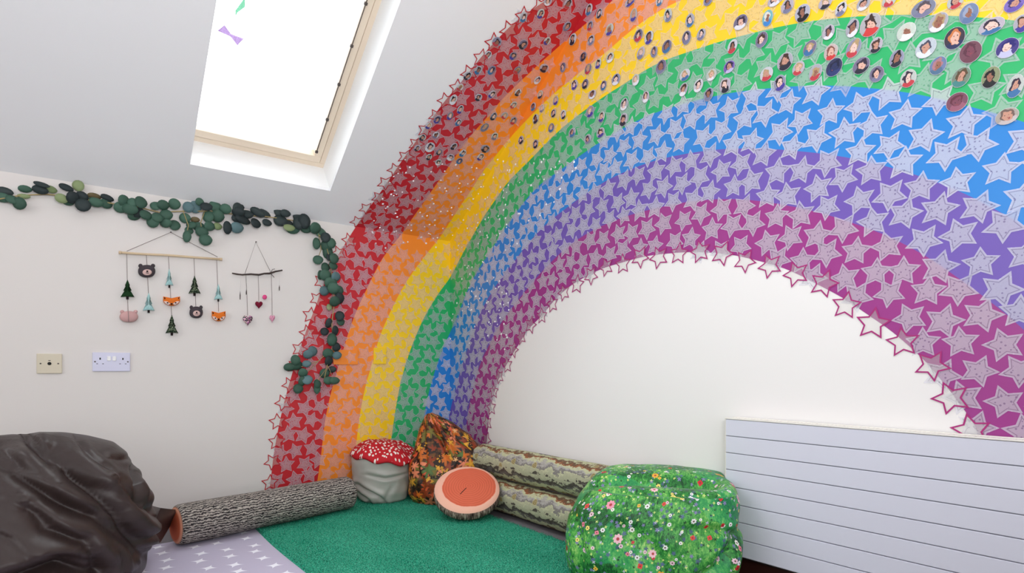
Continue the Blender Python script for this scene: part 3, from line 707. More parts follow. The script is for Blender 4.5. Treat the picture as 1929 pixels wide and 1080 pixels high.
    for j in range(nlev-1):
        for k in range(nseg): a, b = j*nseg+k, j*nseg+(k+1) % nseg; fs.append((a, b, b+nseg, a+nseg))
    fs.append(tuple(range(nseg))[::-1]); fs.append(tuple(range((nlev-1)*nseg, nlev*nseg)))
    o = mesh(name, V, fs, mat, parent, True, uv)
    return o, D, Rv
def loc_for(xp, Z): return at(xp, HY, Z)*[1, 1, 0]

# brown bean bag
Nd = NT('brown_nylon', .42, .35); Nd.base(lin((52, 41, 39))); wv = Nd.noise(Nd.uv(), 30, 3); Nd.bump(wv.outputs[0], .12, .01); M_brown = Nd.m
ob = loc_for(60, 1.9)
def pz(x, y, x0, s, X=None): return ((x-x0)/s, .81-(y-HY)/s)
def cr(pts, dep, wid, ox=0, oy=800, zf=3.858, x0=60, s=568): return ([pz(ox+a/zf, oy+b/zf, x0, s) for a, b in pts], dep, wid)
bag = tag(empty('bean_bag', ob+[0, 0, FZ]), 'large crumpled dark brown bean bag at the left against the wall', 'bean bag')
soft('cover', ob, [(.048, -.44, .27, .32, .36), (.09, -.50, .315, .36, .40), (.16, -.52, .335, .38, .42), (.27, -.51, .340, .36, .40), (.34, -.49, .325, .34, .38), (.40, -.46, .300, .31, .35), (.45, -.43, .285, .27, .31), (.50, -.39, .262, .22, .27), (.535, -.33, .225, .17, .21), (.563, -.26, .155, .12, .15), (.583, -.19, .085, .07, .09), (.594, -.12, .02, .03, .04)],
     M_brown, bag, [cr([(-60, 150), (130, 260), (330, 450), (560, 600), (700, 760), (800, 950)], .03, .016), cr([(330, 180), (560, 430), (700, 620), (760, 740), (850, 900), (950, 1080)], .05, .020),
     cr([(220, 480), (300, 620), (480, 730), (560, 880), (620, 1060)], .032, .016), cr([(-60, 980), (150, 890), (360, 850), (500, 940), (600, 980)], .06, .028), cr([(690, 430), (790, 560), (910, 700)], .03, .014),
     cr([(930, 350), (830, 365), (800, 470), (830, 600)], .032, .011), cr([(780, 740), (880, 870), (1060, 930)], .022, .013), cr([(200, 90), (330, 230)], .02, .012), cr([(960, 420), (1030, 560), (1110, 640)], .014, .011), cr([(60, 120), (180, 250), (300, 330)], .02, .016), cr([(1000, 700), (1090, 760), (1170, 880)], .012, .012), cr([(100, 420), (260, 520), (420, 700), (470, 800)], .010, .008), cr([(430, 300), (620, 440), (760, 560)], .010, .008), cr([(300, 760), (420, 800), (560, 900)], .012, .008),
      cr([(640, 780), (700, 900), (720, 1060)], .012, .009), cr([(700, 260), (800, 290), (880, 340)], .010, .007), cr([(850, 400), (880, 520), (890, 680)], .014, .007), cr([(160, 300), (300, 400), (480, 540)], .012, .008), cr([(0, 560), (120, 640), (260, 800)], .010, .010), cr([(480, 120), (560, 240), (700, 380)], .010, .008), cr([(900, 960), (980, 1010), (1060, 1000)], .012, .008)],
     260, 200, 2.3, .004, 2., (3., .020), sharp=.75)
# loose corner of the cover lying against the wall behind the log
fp = [((252, 945), 1.98), ((300, 957), 2.25), ((343, 962), 2.47), ((318, 992), 2.42), ((300, 1022), 2.30), ((270, 1030), 2.05), ((262, 990), 1.98)]
F3 = [at(a[0], a[1], Z) for a, Z in fp]; c3 = sum(F3)/len(F3)+np.array([-.01, -.03, .012])
Bk = [p+np.array([.006, .012, -.004]) for p in F3]; n = len(F3)
mesh('corner_flap', F3+[c3]+Bk, [(i, (i+1) % n, n) for i in range(n)]+[tuple(n+1+i for i in range(n))]+[(i, n+1+i, n+1+(i+1) % n, (i+1) % n) for i in range(n)], M_brown, bag, True)

# green meadow bean bag
Nm = NT('meadow_print', .45, .35); uvm = Nm.uv(); warp = Nm.noise(uvm, 14, 3); uw = Nm.vec('ADD', uvm, Nm.vec('SCALE', warp.outputs['Color'], (0, 0, 0)))
st_ = Nm.n('ShaderNodeMapping', {'Vector': uvm, 'Scale': (1.6, .9, 1), 'Rotation': (0, 0, .5)}).outputs[0]
g1 = Nm.noise(uvm, 9, 4, .6, .6); g2 = Nm.noise(st_, 60, 5, .75, 1.2); g3 = Nm.noise(uvm, 5, 2)
mm = Nm.math('ADD', Nm.math('MULTIPLY', g1.outputs[0], .45), Nm.math('MULTIPLY', g2.outputs[0], .55))
c = Nm.ramp(mm, [(.36, (4, 36, 20)), (.43, (18, 84, 38)), (.5, (48, 138, 58)), (.56, (92, 176, 76)), (.66, (182, 214, 128))])
c = Nm.mix(Nm.math('MULTIPLY', Nm.math('GREATER_THAN', g3.outputs[0], .56), .35), c, lin((40, 170, 110)))
def fl(c, scale, size, lobes, amp, dens, off, stops, centre=None, cr_=.35):
    m, r, q = Nm.spots(uvm, scale, size, lobes, amp, dens, off); col_ = Nm.ramp(r, stops, 'CONSTANT')
    if centre: col_ = Nm.mix(Nm.math('LESS_THAN', q, cr_), col_, lin(centre))
    return Nm.mix(m, c, col_)
c = fl(c, 44, .24, 5, .4, .45, 3.1, [(0, (84, 104, 140)), (.4, (70, 96, 120)), (.7, (126, 124, 170))])
c = fl(c, 60, .2, 4, .5, .4, 41.1, [(0, (206, 224, 130)), (.4, (12, 60, 34)), (.7, (190, 190, 210))])
c = fl(c, 24, .17, 7, .14, .42, 7.7, [(0, (240, 240, 240)), (.35, (246, 246, 236)), (.6, (236, 200, 214)), (.8, (240, 222, 120))], (110, 84, 70))
c = fl(c, 18, .15, 4, .12, .4, 12.3, [(0, (204, 40, 52)), (.35, (220, 70, 60)), (.6, (230, 130, 150)), (.8, (236, 190, 70))], (120, 50, 40), .3)
c = fl(c, 9, .13, 8, .12, .35, 21.3, [(0, (232, 150, 170)), (.5, (240, 190, 200)), (.75, (226, 170, 60))], (180, 60, 60), .35)
Nm.base(c)
og = loc_for(1225, 2.12)
def cg(pts, dep, wid): return ([pz(a, b, 1225, 512) for a, b in pts], dep, wid)
gb = tag(empty('bean_bag', og+[0, 0, FZ]), 'bright green bean bag printed with meadow flowers in front of the radiator', 'bean bag')
soft('cover', og, [(.05, -.262, .262, .26, .16), (.09, -.280, .275, .285, .19), (.154, -.292, .288, .29, .21), (.22, -.292, .296, .285, .22), (.281, -.280, .298, .275, .225), (.33, -.258, .296, .265, .23), (.362, -.238, .293, .25, .23), (.385, -.222, .288, .235, .225), (.400, -.205, .280, .215, .22), (.410, -.19, .268, .16, .21), (.416, -.175, .25, .10, .19), (.420, -.15, .22, .03, .16)],
     Nm.m, gb, [cg([(1385, 950), (1360, 980), (1330, 1020), (1260, 1060), (1200, 1085)], .022, .02), cg([(1100, 960), (1110, 1010), (1105, 1080)], .012, .016), cg([(1290, 955), (1340, 960), (1380, 975)], .012, .012), cg([(1180, 960), (1240, 1000), (1270, 1050)], .008, .02), cg([(1345, 1000), (1350, 1040), (1340, 1085)], .016, .016)],
     170, 120, 3.4, .005, 5., (5., .012), dent=(-.075, .095, .06, -.0, .25))
# autumn bean bag
Na = NT('autumn_leaf_print', .45, .35); uva = Na.uv(); g1 = Na.noise(uva, 26, 4, .6)
c = Na.ramp(g1.outputs[0], [(.36, (16, 12, 8)), (.5, (52, 30, 16)), (.6, (104, 62, 26)), (.72, (150, 104, 40))])
def lf(c, scale, size, lobes, amp, dens, off, stops):
    m, r, q = Na.spots(uva, scale, size, lobes, amp, dens, off); col_ = Na.ramp(r, stops, 'CONSTANT')
    col_ = Na.mix(Na.math('MULTIPLY', q, .38), col_, lin((60, 30, 14)))
    return Na.mix(m, c, col_)
WARM = [(0, (214, 110, 30)), (.2, (236, 170, 50)), (.38, (150, 60, 24)), (.52, (240, 140, 100)), (.66, (120, 110, 40)), (.8, (222, 90, 50)), (.9, (90, 120, 60))]
c = lf(c, 20, .50, 5, .40, .85, 2.2, WARM); c = lf(c, 14, .42, 7, .45, .55, 8.4, WARM[::1]); c = lf(c, 28, .32, 5, .5, .45, 15.4, [(0, (14, 10, 8)), (.5, (30, 16, 10)), (.8, (240, 180, 120))]); c = lf(c, 12, .33, 5, .5, .4, 31.4, WARM)
Na.base(c)
oa_ = loc_for(845, 3.26)
def cl(pts, dep, wid): return ([pz(a, b, 845, 331) for a, b in pts], dep, wid)
ab = tag(empty('bean_bag', oa_+[0, 0, FZ]), 'peaked bean bag printed with autumn leaves in the corner behind the round cushion', 'bean bag')
soft('cover', oa_, [(.062, -.20, .17, .14, .12), (.10, -.225, .20, .17, .14), (.20, -.225, .205, .17, .15), (.27, -.217, .212, .16, .15), (.315, -.205, .216, .145, .14), (.345, -.198, .20, .13, .13), (.376, -.192, .165, .12, .12), (.42, -.178, .115, .10, .10), (.452, -.168, .075, .085, .085), (.483, -.155, .035, .07, .07), (.515, -.145, -.02, .05, .05), (.54, -.135, -.055, .035, .035), (.558, -.125, -.09, .02, .02)],
     Na.m, ab, [cl([(806, 772), (818, 800), (835, 830), (850, 860)], .018, .011), cl([(812, 772), (835, 800), (870, 830), (905, 850)], .015, .010), cl([(800, 790), (800, 830), (805, 880)], .012, .010), cl([(850, 815), (880, 825), (915, 845)], .010, .009), cl([(784, 850), (800, 900), (795, 950)], .010, .012)],
     150, 110, 2.2, .005, 8., (7., .012))

# toadstool pouffe
ot = loc_for(722, 3.27); D = ot-CAM*[1, 1, 0]; D /= np.linalg.norm(D)
Nw = NT('grey_vinyl', .4, .5); Nw.base(lin((170, 168, 160))); Nw.bump(Nw.noise(Nw.uv(), 12, 3).outputs[0], .2, .01)
ts = tag(empty('toadstool_pouffe', ot+[0, 0, FZ]), 'toadstool pouffe with grey body and red white-spotted cap', 'pouffe')
def ct(pts, dep, wid): return ([pz(a, b, 717, 330) for a, b in pts], dep, wid)
soft('body', ot, [(.062, -.11, .12, .12, .12), (.075, -.135, .14, .14, .14), (.12, -.155, .15, .155, .155), (.18, -.165, .158, .16, .16), (.24, -.168, .163, .163, .16), (.29, -.17, .168, .165, .16), (.315, -.165, .17, .16, .155), (.325, -.15, .15, .14, .14)],
     Nw.m, ts, [ct([(672, 905), (690, 915), (710, 925), (722, 940)], .016, .010), ct([(672, 920), (690, 932), (700, 950)], .013, .010), ct([(690, 885), (720, 892), (760, 888)], .012, .009), ct([(760, 895), (765, 920), (760, 945)], .006, .010), ct([(735, 905), (725, 920), (720, 935)], .006, .012)], 120, 70, 2.1, .004, 4., (6., .010))
Nk = NT('spotted_red_fabric', .7, .2); ok = Nk.obj()
vo = Nk.n('ShaderNodeTexVoronoi', {'Vector': ok, 'Scale': 47., 'Randomness': .8}, voronoi_dimensions='2D')
rc = Nk.n('ShaderNodeSeparateColor', {0: vo.outputs['Color']})
Nk.base(Nk.mix(Nk.math('LESS_THAN', vo.outputs['Distance'], Nk.math('MULTIPLY_ADD', rc.outputs[0], .16, .17)), lin((192, 34, 44)), lin((238, 228, 220))))
vs, fs = [], []; n, rows = 72, [(0, .086), (.25, .083), (.5, .070), (.7, .052), (.85, .034), (.95, .014), (1.0, -.004), (.99, -.016), (.94, -.014), (.80, -.004), (.3, 0.)]
for r, z in rows:
    for k in range(n):
        a = 2*PI*k/n; rr = .196*r*(1+.014*math.sin(3*a+1)+.012*math.sin(11*a)*(r > .8))
        zz = z+.008*math.sin(9*a)*(r > .9)+.006*math.sin(2*a+.6)*r+(.010*math.sin(5*a+r*4)*(.3 < r < .9))
        vs.append((ot[0]+.01+rr*math.cos(a), ot[1]+rr*math.sin(a), .312+zz+.02*r*math.cos(a-2.4)))
for j in range(len(rows)-1):
    for k in range(n): fs.append((j*n+k, j*n+(k+1) % n, (j+1)*n+(k+1) % n, (j+1)*n+k))
mesh('cap', vs, fs, Nk.m, ts, True)['label'] = 'red cap with white spots'

# ------------------------------------------------------------------ bolsters
def bolster(name, A, B, r, mat, endmat, label, cat, group=None, sag=.0, endname='cut_end', seed=0.):
    A, B = np.asarray(A, float), np.asarray(B, float); L = np.linalg.norm(B-A); T = (B-A)/L
    a = np.cross(T, UP); a /= np.linalg.norm(a); b = np.cross(a, T); n = 48; vs, uv, fs = [], [], []
    rows = [(0, .90), (.004, .955), (.012, .99), (.03, 1.)]+[(x, 1.+.012*math.sin(x*14+seed)) for x in np.linspace(.06, L-.06, 24)]+[(L-.03, 1.), (L-.012, .99), (L-.004, .955), (L, .90)]
    for x, s in rows:
        for k in range(n+1):
            an = 2*PI*k/n; rr = r*s*(1-.03*(math.sin(an) < -.8)); vs.append(A+T*x+a*rr*math.cos(an)+b*(rr*math.sin(an)-sag*math.sin(PI*x/L))); uv.append((x, k/n*2*PI*r))
    for j in range(len(rows)-1):
        for k in range(n): p = j*(n+1)+k; fs.append((p, p+1, p+n+2, p+n+1))
    root = tag(empty(name, (A+B)/2-[0, 0, r]), label, cat, group)
    mesh('cover', vs, fs, mat, root, True, uv)
    for P, d in ((A, -1), (B, 1)):
        ev, ef, euv = [P+T*d*.012], [], [(0, 0)]
        for q, h in ((.5, .010), (.8, .006), (.905, 0.)):
            for k in range(n): an = 2*PI*k/n; ev.append(P+T*d*h+a*r*q*math.cos(an)+b*r*q*math.sin(an)); euv.append((r*q*math.cos(an), r*q*math.sin(an)))
        ef += [(0, 1+k, 1+(k+1) % n) for k in range(n)]
        for j in range(2): ef += [(1+j*n+k, 1+(j+1)*n+k, 1+(j+1)*n+(k+1) % n, 1+j*n+(k+1) % n) for k in range(n)]
        mesh(endname, ev, ef, endmat, root, True, euv)
    return root
Nl = NT('bark_print', .75, .2); mp = Nl.n('ShaderNodeMapping', {'Vector': Nl.uv(), 'Scale': (9, 60, 1)}).outputs[0]
dn = Nl.noise(Nl.uv(), 40, 3); n1 = Nl.noise(mp, 1.6, 5, .62, 1.4)
w_ = Nl.n('ShaderNodeTexWave', {'Vector': Nl.uv(), 'Scale': 26., 'Distortion': 9., 'Detail': 4., 'Detail Scale': 1.8, 'Detail Roughness': .65}, wave_type='BANDS', bands_direction='Y')
v_ = Nl.math('ADD', Nl.math('MULTIPLY', n1.outputs[0], .5), Nl.math('MULTIPLY', w_.outputs['Fac'], .5))
Nl.base(Nl.ramp(v_, [(.2, (26, 25, 27)), (.36, (70, 66, 66)), (.52, (136, 128, 122)), (.75, (186, 178, 168))])); Nl.bump(v_, .5, .006)
Ne = NT('cut_wood_print', .7, .2); eu = Ne.n('ShaderNodeSeparateXYZ', {0: Ne.uv()})
er = Ne.math('SQRT', Ne.math('ADD', Ne.math('MULTIPLY', eu.outputs[0], eu.outputs[0]), Ne.math('MULTIPLY', eu.outputs[1], eu.outputs[1])))
Ne.base(Ne.ramp(Ne.math('DIVIDE', er, .085), [(0, (170, 70, 44)), (.7, (196, 96, 64)), (.85, (226, 160, 130)), (.95, (60, 50, 46))]))
bolster('log_bolster', (-1.615, -.445, FZ-.002+.087), (-.80, -.285, FZ+.0+.088), .086, Nl.m, Ne.m, 'long grey bark-print log bolster along the back wall', 'bolster cushion')
Nc2 = NT('plane_tree_print', .6, .3); cu = Nc2.n('ShaderNodeSeparateXYZ', {0: Nc2.uv()}); mpc = Nc2.n('ShaderNodeMapping', {'Vector': Nc2.uv(), 'Scale': (.7, 1.1, 1)}).outputs[0]
n1 = Nc2.noise(mpc, 17, 5, .7, .3); n3 = Nc2.noise(Nc2.uv(), 70, 4, .7); n5 = Nc2.noise(mpc, 9, 2)
ang = Nc2.math('FRACT', Nc2.math('MULTIPLY', cu.outputs[1], 1/.17))
vv = Nc2.math('FRACT', Nc2.math('ADD', ang, Nc2.math('MULTIPLY_ADD', n1.outputs[0], .95, -.47)))
c = Nc2.ramp(vv, [(0, (186, 186, 156)), (.16, (206, 206, 168)), (.2, (132, 128, 126)), (.30, (178, 174, 170)), (.38, (204, 206, 166)), (.5, (150, 84, 44)), (.56, (104, 74, 52)), (.64, (200, 202, 162)), (.82, (104, 100, 98)), (.90, (70, 64, 60))], 'CONSTANT')
c = Nc2.mix(Nc2.math('MULTIPLY', n3.outputs[0], .5), c, lin((90, 84, 70)), 'MIX')
m, r, q = Nc2.spots(Nc2.uv(), 9, .13, 3, .1, .6, 5.); c = Nc2.mix(m, c, Nc2.ramp(q, [(0, (90, 76, 56)), (.4, (176, 160, 110)), (.6, (110, 92, 60)), (.9, (180, 170, 124))]))
Nc2.base(c)
M_tan = plain('tan_fabric_end', (176, 160, 120), .7, var=.3)
bolster('trunk_bolster', (-.160, -.60, FZ-.012+.085), (-.150, -1.62, FZ-.012+.085), .083, Nc2.m, M_tan, 'lower mottled tree-trunk print bolster lying on the mat by the wall', 'bolster cushion', 'stacked trunk bolsters', endname='end_panel')
bolster('trunk_bolster', (-.135, -.56, FZ-.012+.252), (-.115, -1.60, FZ-.012+.252), .083, Nc2.m, M_tan, 'upper mottled tree-trunk print bolster stacked on the other trunk bolster', 'bolster cushion', 'stacked trunk bolsters', seed=2., endname='end_panel')

# ------------------------------------------------------------------ round tree slice cushion
ctp = CAM+ray(880, 985)*(.75*FPX/(985-HY)); aw = np.array([ctp[0]-CAM[0], ctp[1]-CAM[1], 0]); aw /= np.linalg.norm(aw)
e = math.radians(57); sv = aw*math.sin(e)+UP*math.cos(e); nv = -aw*math.cos(e)+UP*math.sin(e); rv = np.cross(sv, nv); R0, TH = .163, .062
base = np.array([ctp[0], ctp[1], FZ+.006])+sv*R0
Mc = Matrix(((rv[0], sv[0], nv[0], base[0]), (rv[1], sv[1], nv[1], base[1]), (rv[2], sv[2], nv[2], base[2]), (0, 0, 0, 1)))
sc_ = tag(empty('slice_cushion', (ctp[0], ctp[1], FZ)), 'round cushion printed like a cut tree slice leaning on the autumn bean bag', 'cushion')
Nf = NT('tree_ring_print', .7, .2); su = Nf.n('ShaderNodeSeparateXYZ', {0: Nf.vec('ADD', Nf.uv(), (-.010, -.006, 0))}); nz = Nf.noise(Nf.uv(), 14, 3)
rr = Nf.math('SQRT', Nf.math('ADD', Nf.math('MULTIPLY', su.outputs[0], su.outputs[0]), Nf.math('MULTIPLY', su.outputs[1], su.outputs[1])))
rr = Nf.math('MULTIPLY_ADD', nz.outputs[0], .018, rr)
rg_ = Nf.math('MULTIPLY_ADD', Nf.math('SINE', Nf.math('MULTIPLY', rr, 520.)), .5, .5)
c = Nf.mix(Nf.math('MULTIPLY', rg_, .36), lin((214, 102, 74)), lin((150, 50, 32)))
c = Nf.mix(Nf.math('MULTIPLY', Nf.noise(Nf.uv(), 9, 3).outputs[0], .35), c, lin((222, 122, 92)))
c = Nf.mix(Nf.math('GREATER_THAN', rr, .143), c, lin((232, 178, 156)))
kx = Nf.math('ADD', Nf.math('MULTIPLY', su.outputs[0], .8), Nf.math('MULTIPLY', su.outputs[1], -.6)); ky = Nf.math('ADD', Nf.math('MULTIPLY', su.outputs[0], .6), Nf.math('MULTIPLY', su.outputs[1], .8))
crk = Nf.math('MULTIPLY', Nf.math('LESS_THAN', Nf.math('ABSOLUTE', Nf.math('MULTIPLY_ADD', nz.outputs[0], .01, Nf.math('SUBTRACT', kx, .003))), .0022), Nf.math('LESS_THAN', Nf.math('ABSOLUTE', Nf.math('ADD', ky, .045)), .026))
Nf.base(Nf.mix(crk, c, lin((40, 24, 20))))
Nsd = NT('slice_bark_print', .8, .2); un = Nsd.n('ShaderNodeMapping', {'Vector': Nsd.uv(), 'Scale': (1, .12, 1)}).outputs[0]
n1 = Nsd.noise(un, 150, 4, .6); Nsd.base(Nsd.ramp(n1.outputs[0], [(.38, (42, 34, 32)), (.5, (120, 98, 88)), (.6, (184, 166, 152))])); Nsd.bump(n1.outputs[0], .6, .005)
n = 72
vs, uv, fs = [], [], []
for r, h in [(0, 1.12), (.3, 1.11), (.6, 1.07), (.85, 1.02), (.95, .97), (1., .86)]:
    for k in range(n): a = 2*PI*k/n; p = Vector((R0*r*math.cos(a), R0*r*math.sin(a), TH*h)); vs.append(Mc @ p); uv.append((p.x, p.y))
for j in range(5): fs += [(j*n+k, j*n+(k+1) % n, (j+1)*n+(k+1) % n, (j+1)*n+k) for k in range(n)]
mesh('ring_face', vs, fs, Nf.m, sc_, True, uv)['label'] = 'orange-red printed growth rings with a pink rim'
vs, uv, fs = [], [], []
for r, h in [(1., .86), (1.018, .8), (1.03, .5), (1.015, .2), (.97, .04), (.6, -.02), (0, -.02)]:
    for k in range(n+1): a = 2*PI*k/n; s = 1+.006*math.sin(36*a)*(r > .98); vs.append(Mc @ Vector((R0*r*s*math.cos(a), R0*r*s*math.sin(a), TH*h))); uv.append((a*R0, h*TH))
for j in range(6): fs += [(j*(n+1)+k, (j+1)*(n+1)+k, (j+1)*(n+1)+k+1, j*(n+1)+k+1) for k in range(n)]
mesh('bark_side', vs, fs, Nsd.m, sc_, True, uv)['label'] = 'brown bark-print side'

# ------------------------------------------------------------------ eucalyptus garland
def leafmat(name, c, c2):
    N = NT(name, .6, .3); oi = N.n('ShaderNodeObjectInfo').outputs['Random']; N.base(N.mix(oi, lin(c), lin(c2))); N.bump(N.noise(N.obj(), 30, 2).outputs[0], .2, .002); return N.m
LM = {'g': leafmat('eucalyptus_green', (56, 86, 72), (72, 106, 90)), 'b': leafmat('eucalyptus_blue', (84, 112, 116), (104, 134, 138)), 'd': leafmat('eucalyptus_dark', (40, 50, 52), (54, 66, 66)), 'l': leafmat('eucalyptus_light', (120, 140, 96), (146, 160, 116)), 'n': leafmat('eucalyptus_brown', (96, 84, 56), (110, 98, 70))}
def leaf_mesh(key):
    vs, fs = [(0, 0, .10)], []; n = 14
    for r, z in ((.5, .07), (1., -.06)):
        for k in range(n):
            a = 2*PI*k/n; x, y = r*math.cos(a), r*math.sin(a)*(1-.06*math.cos(a))
            vs.append((x*(1+.04*(k == 0)), y, z-.10*abs(y)**1.5+(.0)))
    fs += [(0, 1+k, 1+(k+1) % n) for k in range(n)]+[(1+k, 1+n+k, 1+n+(k+1) % n, 1+(k+1) % n) for k in range(n)]
    k0 = len(vs); vs += [(x, y, z-.035) for x, y, z in vs[:1+2*n]]; fs += [tuple(k0+i for i in f[::-1]) for f in fs[:2*n]]
    fs += [(1+n+k, k0+1+n+k, k0+1+n+(k+1) % n, 1+n+(k+1) % n) for k in range(n)]
    me = bpy.data.meshes.new('leaf'); me.from_pydata(vs, [], fs); me.materials.append(LM[key]); me.polygons.foreach_set('use_smooth', [True]*len(fs)); return me
LEAF = {k: leaf_mesh(k) for k in LM}
L1 = [(60,300,120,55,10,'d'),(40,390,110,60,10,'g'),(170,410,90,60,30,'g'),(270,470,95,80,0,'g'),(350,270,95,45,-5,'g'),(580,200,110,35,20,'d'),(560,280,110,55,0,'d'),(720,270,80,50,10,'l'),(925,245,100,45,20,'d'),(1090,220,90,60,60,'l'),(1020,390,90,80,0,'d'),(860,400,90,60,20,'l'),(950,455,80,40,0,'g'),(1160,490,105,85,10,'d'),(1140,380,90,70,0,'d'),(1320,370,100,40,0,'n'),(1350,455,100,60,0,'g'),(1500,390,90,40,20,'d'),(1490,470,85,65,0,'g'),(1290,420,60,40,0,'g'),(330,370,90,30,0,'l')]
L2 = [(250,285,80,75,0,'g'),(200,380,90,70,20,'g'),(370,310,70,65,0,'g'),(490,300,85,85,0,'g'),(330,400,110,70,0,'g'),(430,440,110,70,0,'d'),(390,500,90,55,0,'g'),(560,480,90,65,0,'g'),(690,350,75,60,0,'g'),(800,345,80,65,0,'g'),(955,330,80,70,0,'g'),(650,580,85,75,0,'g'),(720,510,80,70,0,'g'),(840,480,85,70,0,'g'),(830,590,80,65,0,'g'),(960,620,75,75,0,'g'),(1100,525,75,65,0,'g'),(1150,370,75,70,0,'b'),(1250,370,80,80,0,'b'),(1310,300,60,50,0,'g'),(1400,360,80,60,0,'d'),(1530,360,90,60,0,'g'),(1425,500,75,80,0,'g'),(1560,500,85,80,0,'g'),(1670,400,75,65,0,'g'),(1850,400,80,80,0,'d'),(1860,530,100,60,0,'d'),(1245,550,60,35,0,'n'),(1190,620,70,50,0,'g'),(1300,650,80,60,0,'g'),(1340,720,85,65,0,'g'),(1130,780,55,80,0,'g'),(1160,700,60,50,0,'g'),(1390,830,85,75,0,'g'),(1450,640,80,60,0,'g'),(1560,640,60,45,0,'l'),(1700,660,60,85,0,'d'),(1830,660,90,70,0,'b')]
L3 = [(60,60,60,45,0,'d'),(55,120,70,50,0,'d'),(150,140,70,45,0,'d'),(110,200,90,45,0,'d'),(255,240,60,55,0,'d'),(380,235,52,38,0,'d'),(270,120,80,40,20,'d'),(350,130,70,40,20,'d'),(520,110,60,50,0,'d'),(590,130,55,40,0,'d'),(530,210,70,60,0,'d'),(610,240,65,50,0,'d'),(630,290,60,40,0,'l'),(670,310,70,50,0,'g'),(735,170,60,45,0,'d'),(740,240,60,70,0,'d'),(800,220,60,80,0,'d'),(820,300,60,50,0,'g'),(930,300,65,60,0,'g'),(985,340,70,60,0,'g'),(1040,400,50,55,0,'d'),(1110,470,45,55,0,'g'),(940,470,40,65,0,'g'),(1050,500,60,60,0,'g'),(1065,570,50,70,0,'g'),(1085,620,35,50,0,'d'),(955,655,52,50,0,'g'),(1140,640,50,55,0,'g'),(1130,720,50,45,0,'g'),(1040,740,45,50,0,'g'),(1040,830,60,60,0,'g'),(985,830,35,50,0,'g'),(1160,850,55,50,0,'b'),(1100,920,65,60,0,'g'),(1130,980,60,60,0,'g'),(1030,1010,55,50,0,'b'),(1190,1010,50,55,0,'g')]
L4 = [(545,140,45,45,0,'g'),(590,110,38,50,0,'d'),(495,190,25,30,0,'l'),(590,270,38,45,0,'d'),(600,320,35,40,0,'g'),(490,340,30,45,0,'d'),(450,415,36,36,0,'d'),(550,410,30,45,0,'d'),(520,490,42,55,0,'g'),(560,560,35,40,0,'d'),(340,600,45,45,0,'b'),(300,630,45,40,0,'b'),(485,620,50,42,0,'g'),(565,635,38,35,0,'b'),(180,680,40,45,0,'g'),(130,745,55,35,0,'g'),(200,730,50,40,0,'g'),(285,715,38,30,0,'b'),(250,800,40,40,0,'g'),(290,860,45,42,0,'b'),(240,880,30,45,0,'g'),(205,945,42,42,0,'g'),(385,900,32,40,0,'g'),(380,940,28,50,0,'g'),(450,805,42,42,0,'g'),(520,768,35,28,0,'d'),(490,870,45,35,0,'g'),(545,872,45,32,0,'g'),(490,690,35,45,0,'d')]
gar = tag(empty('leaf_garland', tuple(on_back(320, 400, .03))), 'artificial eucalyptus leaf garland draped along the back wall and down the red band', 'garland')
M_stem = plain('pale_stem', (168, 150, 104), .7)
stem = [(-40, 385), (0, 375), (40, 368), (90, 366), (150, 374), (215, 384), (260, 390), (300, 400), (345, 398), (400, 398), (450, 405), (500, 408), (550, 415), (590, 430), (612, 455), (622, 490), (626, 530), (630, 570), (625, 610), (628, 650), (618, 680), (610, 720)]
tube('stem', [on_back(x, y, .022+.006*math.sin(i*1.9)) for i, (x, y) in enumerate(stem)], .0028, M_stem, gar)
for pts in ([(385, 400), (378, 420), (384, 452)], [(628, 655), (600, 680), (575, 690), (555, 692)], [(600, 680), (575, 705), (565, 728)], [(618, 690), (600, 715), (597, 735)], [(345, 398), (355, 425), (352, 440)], [(260, 390), (230, 378), (225, 370)], [(600, 440), (605, 470), (598, 490)], [(618, 690), (628, 715), (635, 718)]):
    tube('side_stem', [on_back(x, y, .028) for x, y in pts], .002, M_stem, gar, 6)
rl = random.Random(21)
for Ls, ox, oy, s in ((L1, 0, 320, 7.42), (L2, 200, 340, 7.42), (L3, 440, 380, 6.), (L4, 520, 540, 4.911)):
    for (x, y, rx, ry, ang_, key) in Ls:
        X_, Y_ = ox+x/s, oy+y/s; off = rl.uniform(.018, .055); p = on_back(X_, Y_, off)
        if p[2]+ry/s/400 > ZE-.0: off = max(off, .03)
        sx = np.linalg.norm(on_back(X_+rx/s, Y_, off)-p); sy = np.linalg.norm(on_back(X_, Y_+ry/s, off)-p)
        Mx = plane_matrix('back', p, math.radians(-ang_)+rl.uniform(-.15, .15), (sx*1.08, sy*1.1)) @ Matrix.Rotation(rl.uniform(-.35, .35), 4, 'X') @ Matrix.Rotation(rl.uniform(-.35, .35), 4, 'Y')
        o = bpy.data.objects.new('leaf', LEAF[key]); COL.objects.link(o); o.matrix_world = Mx; adopt(o, gar)

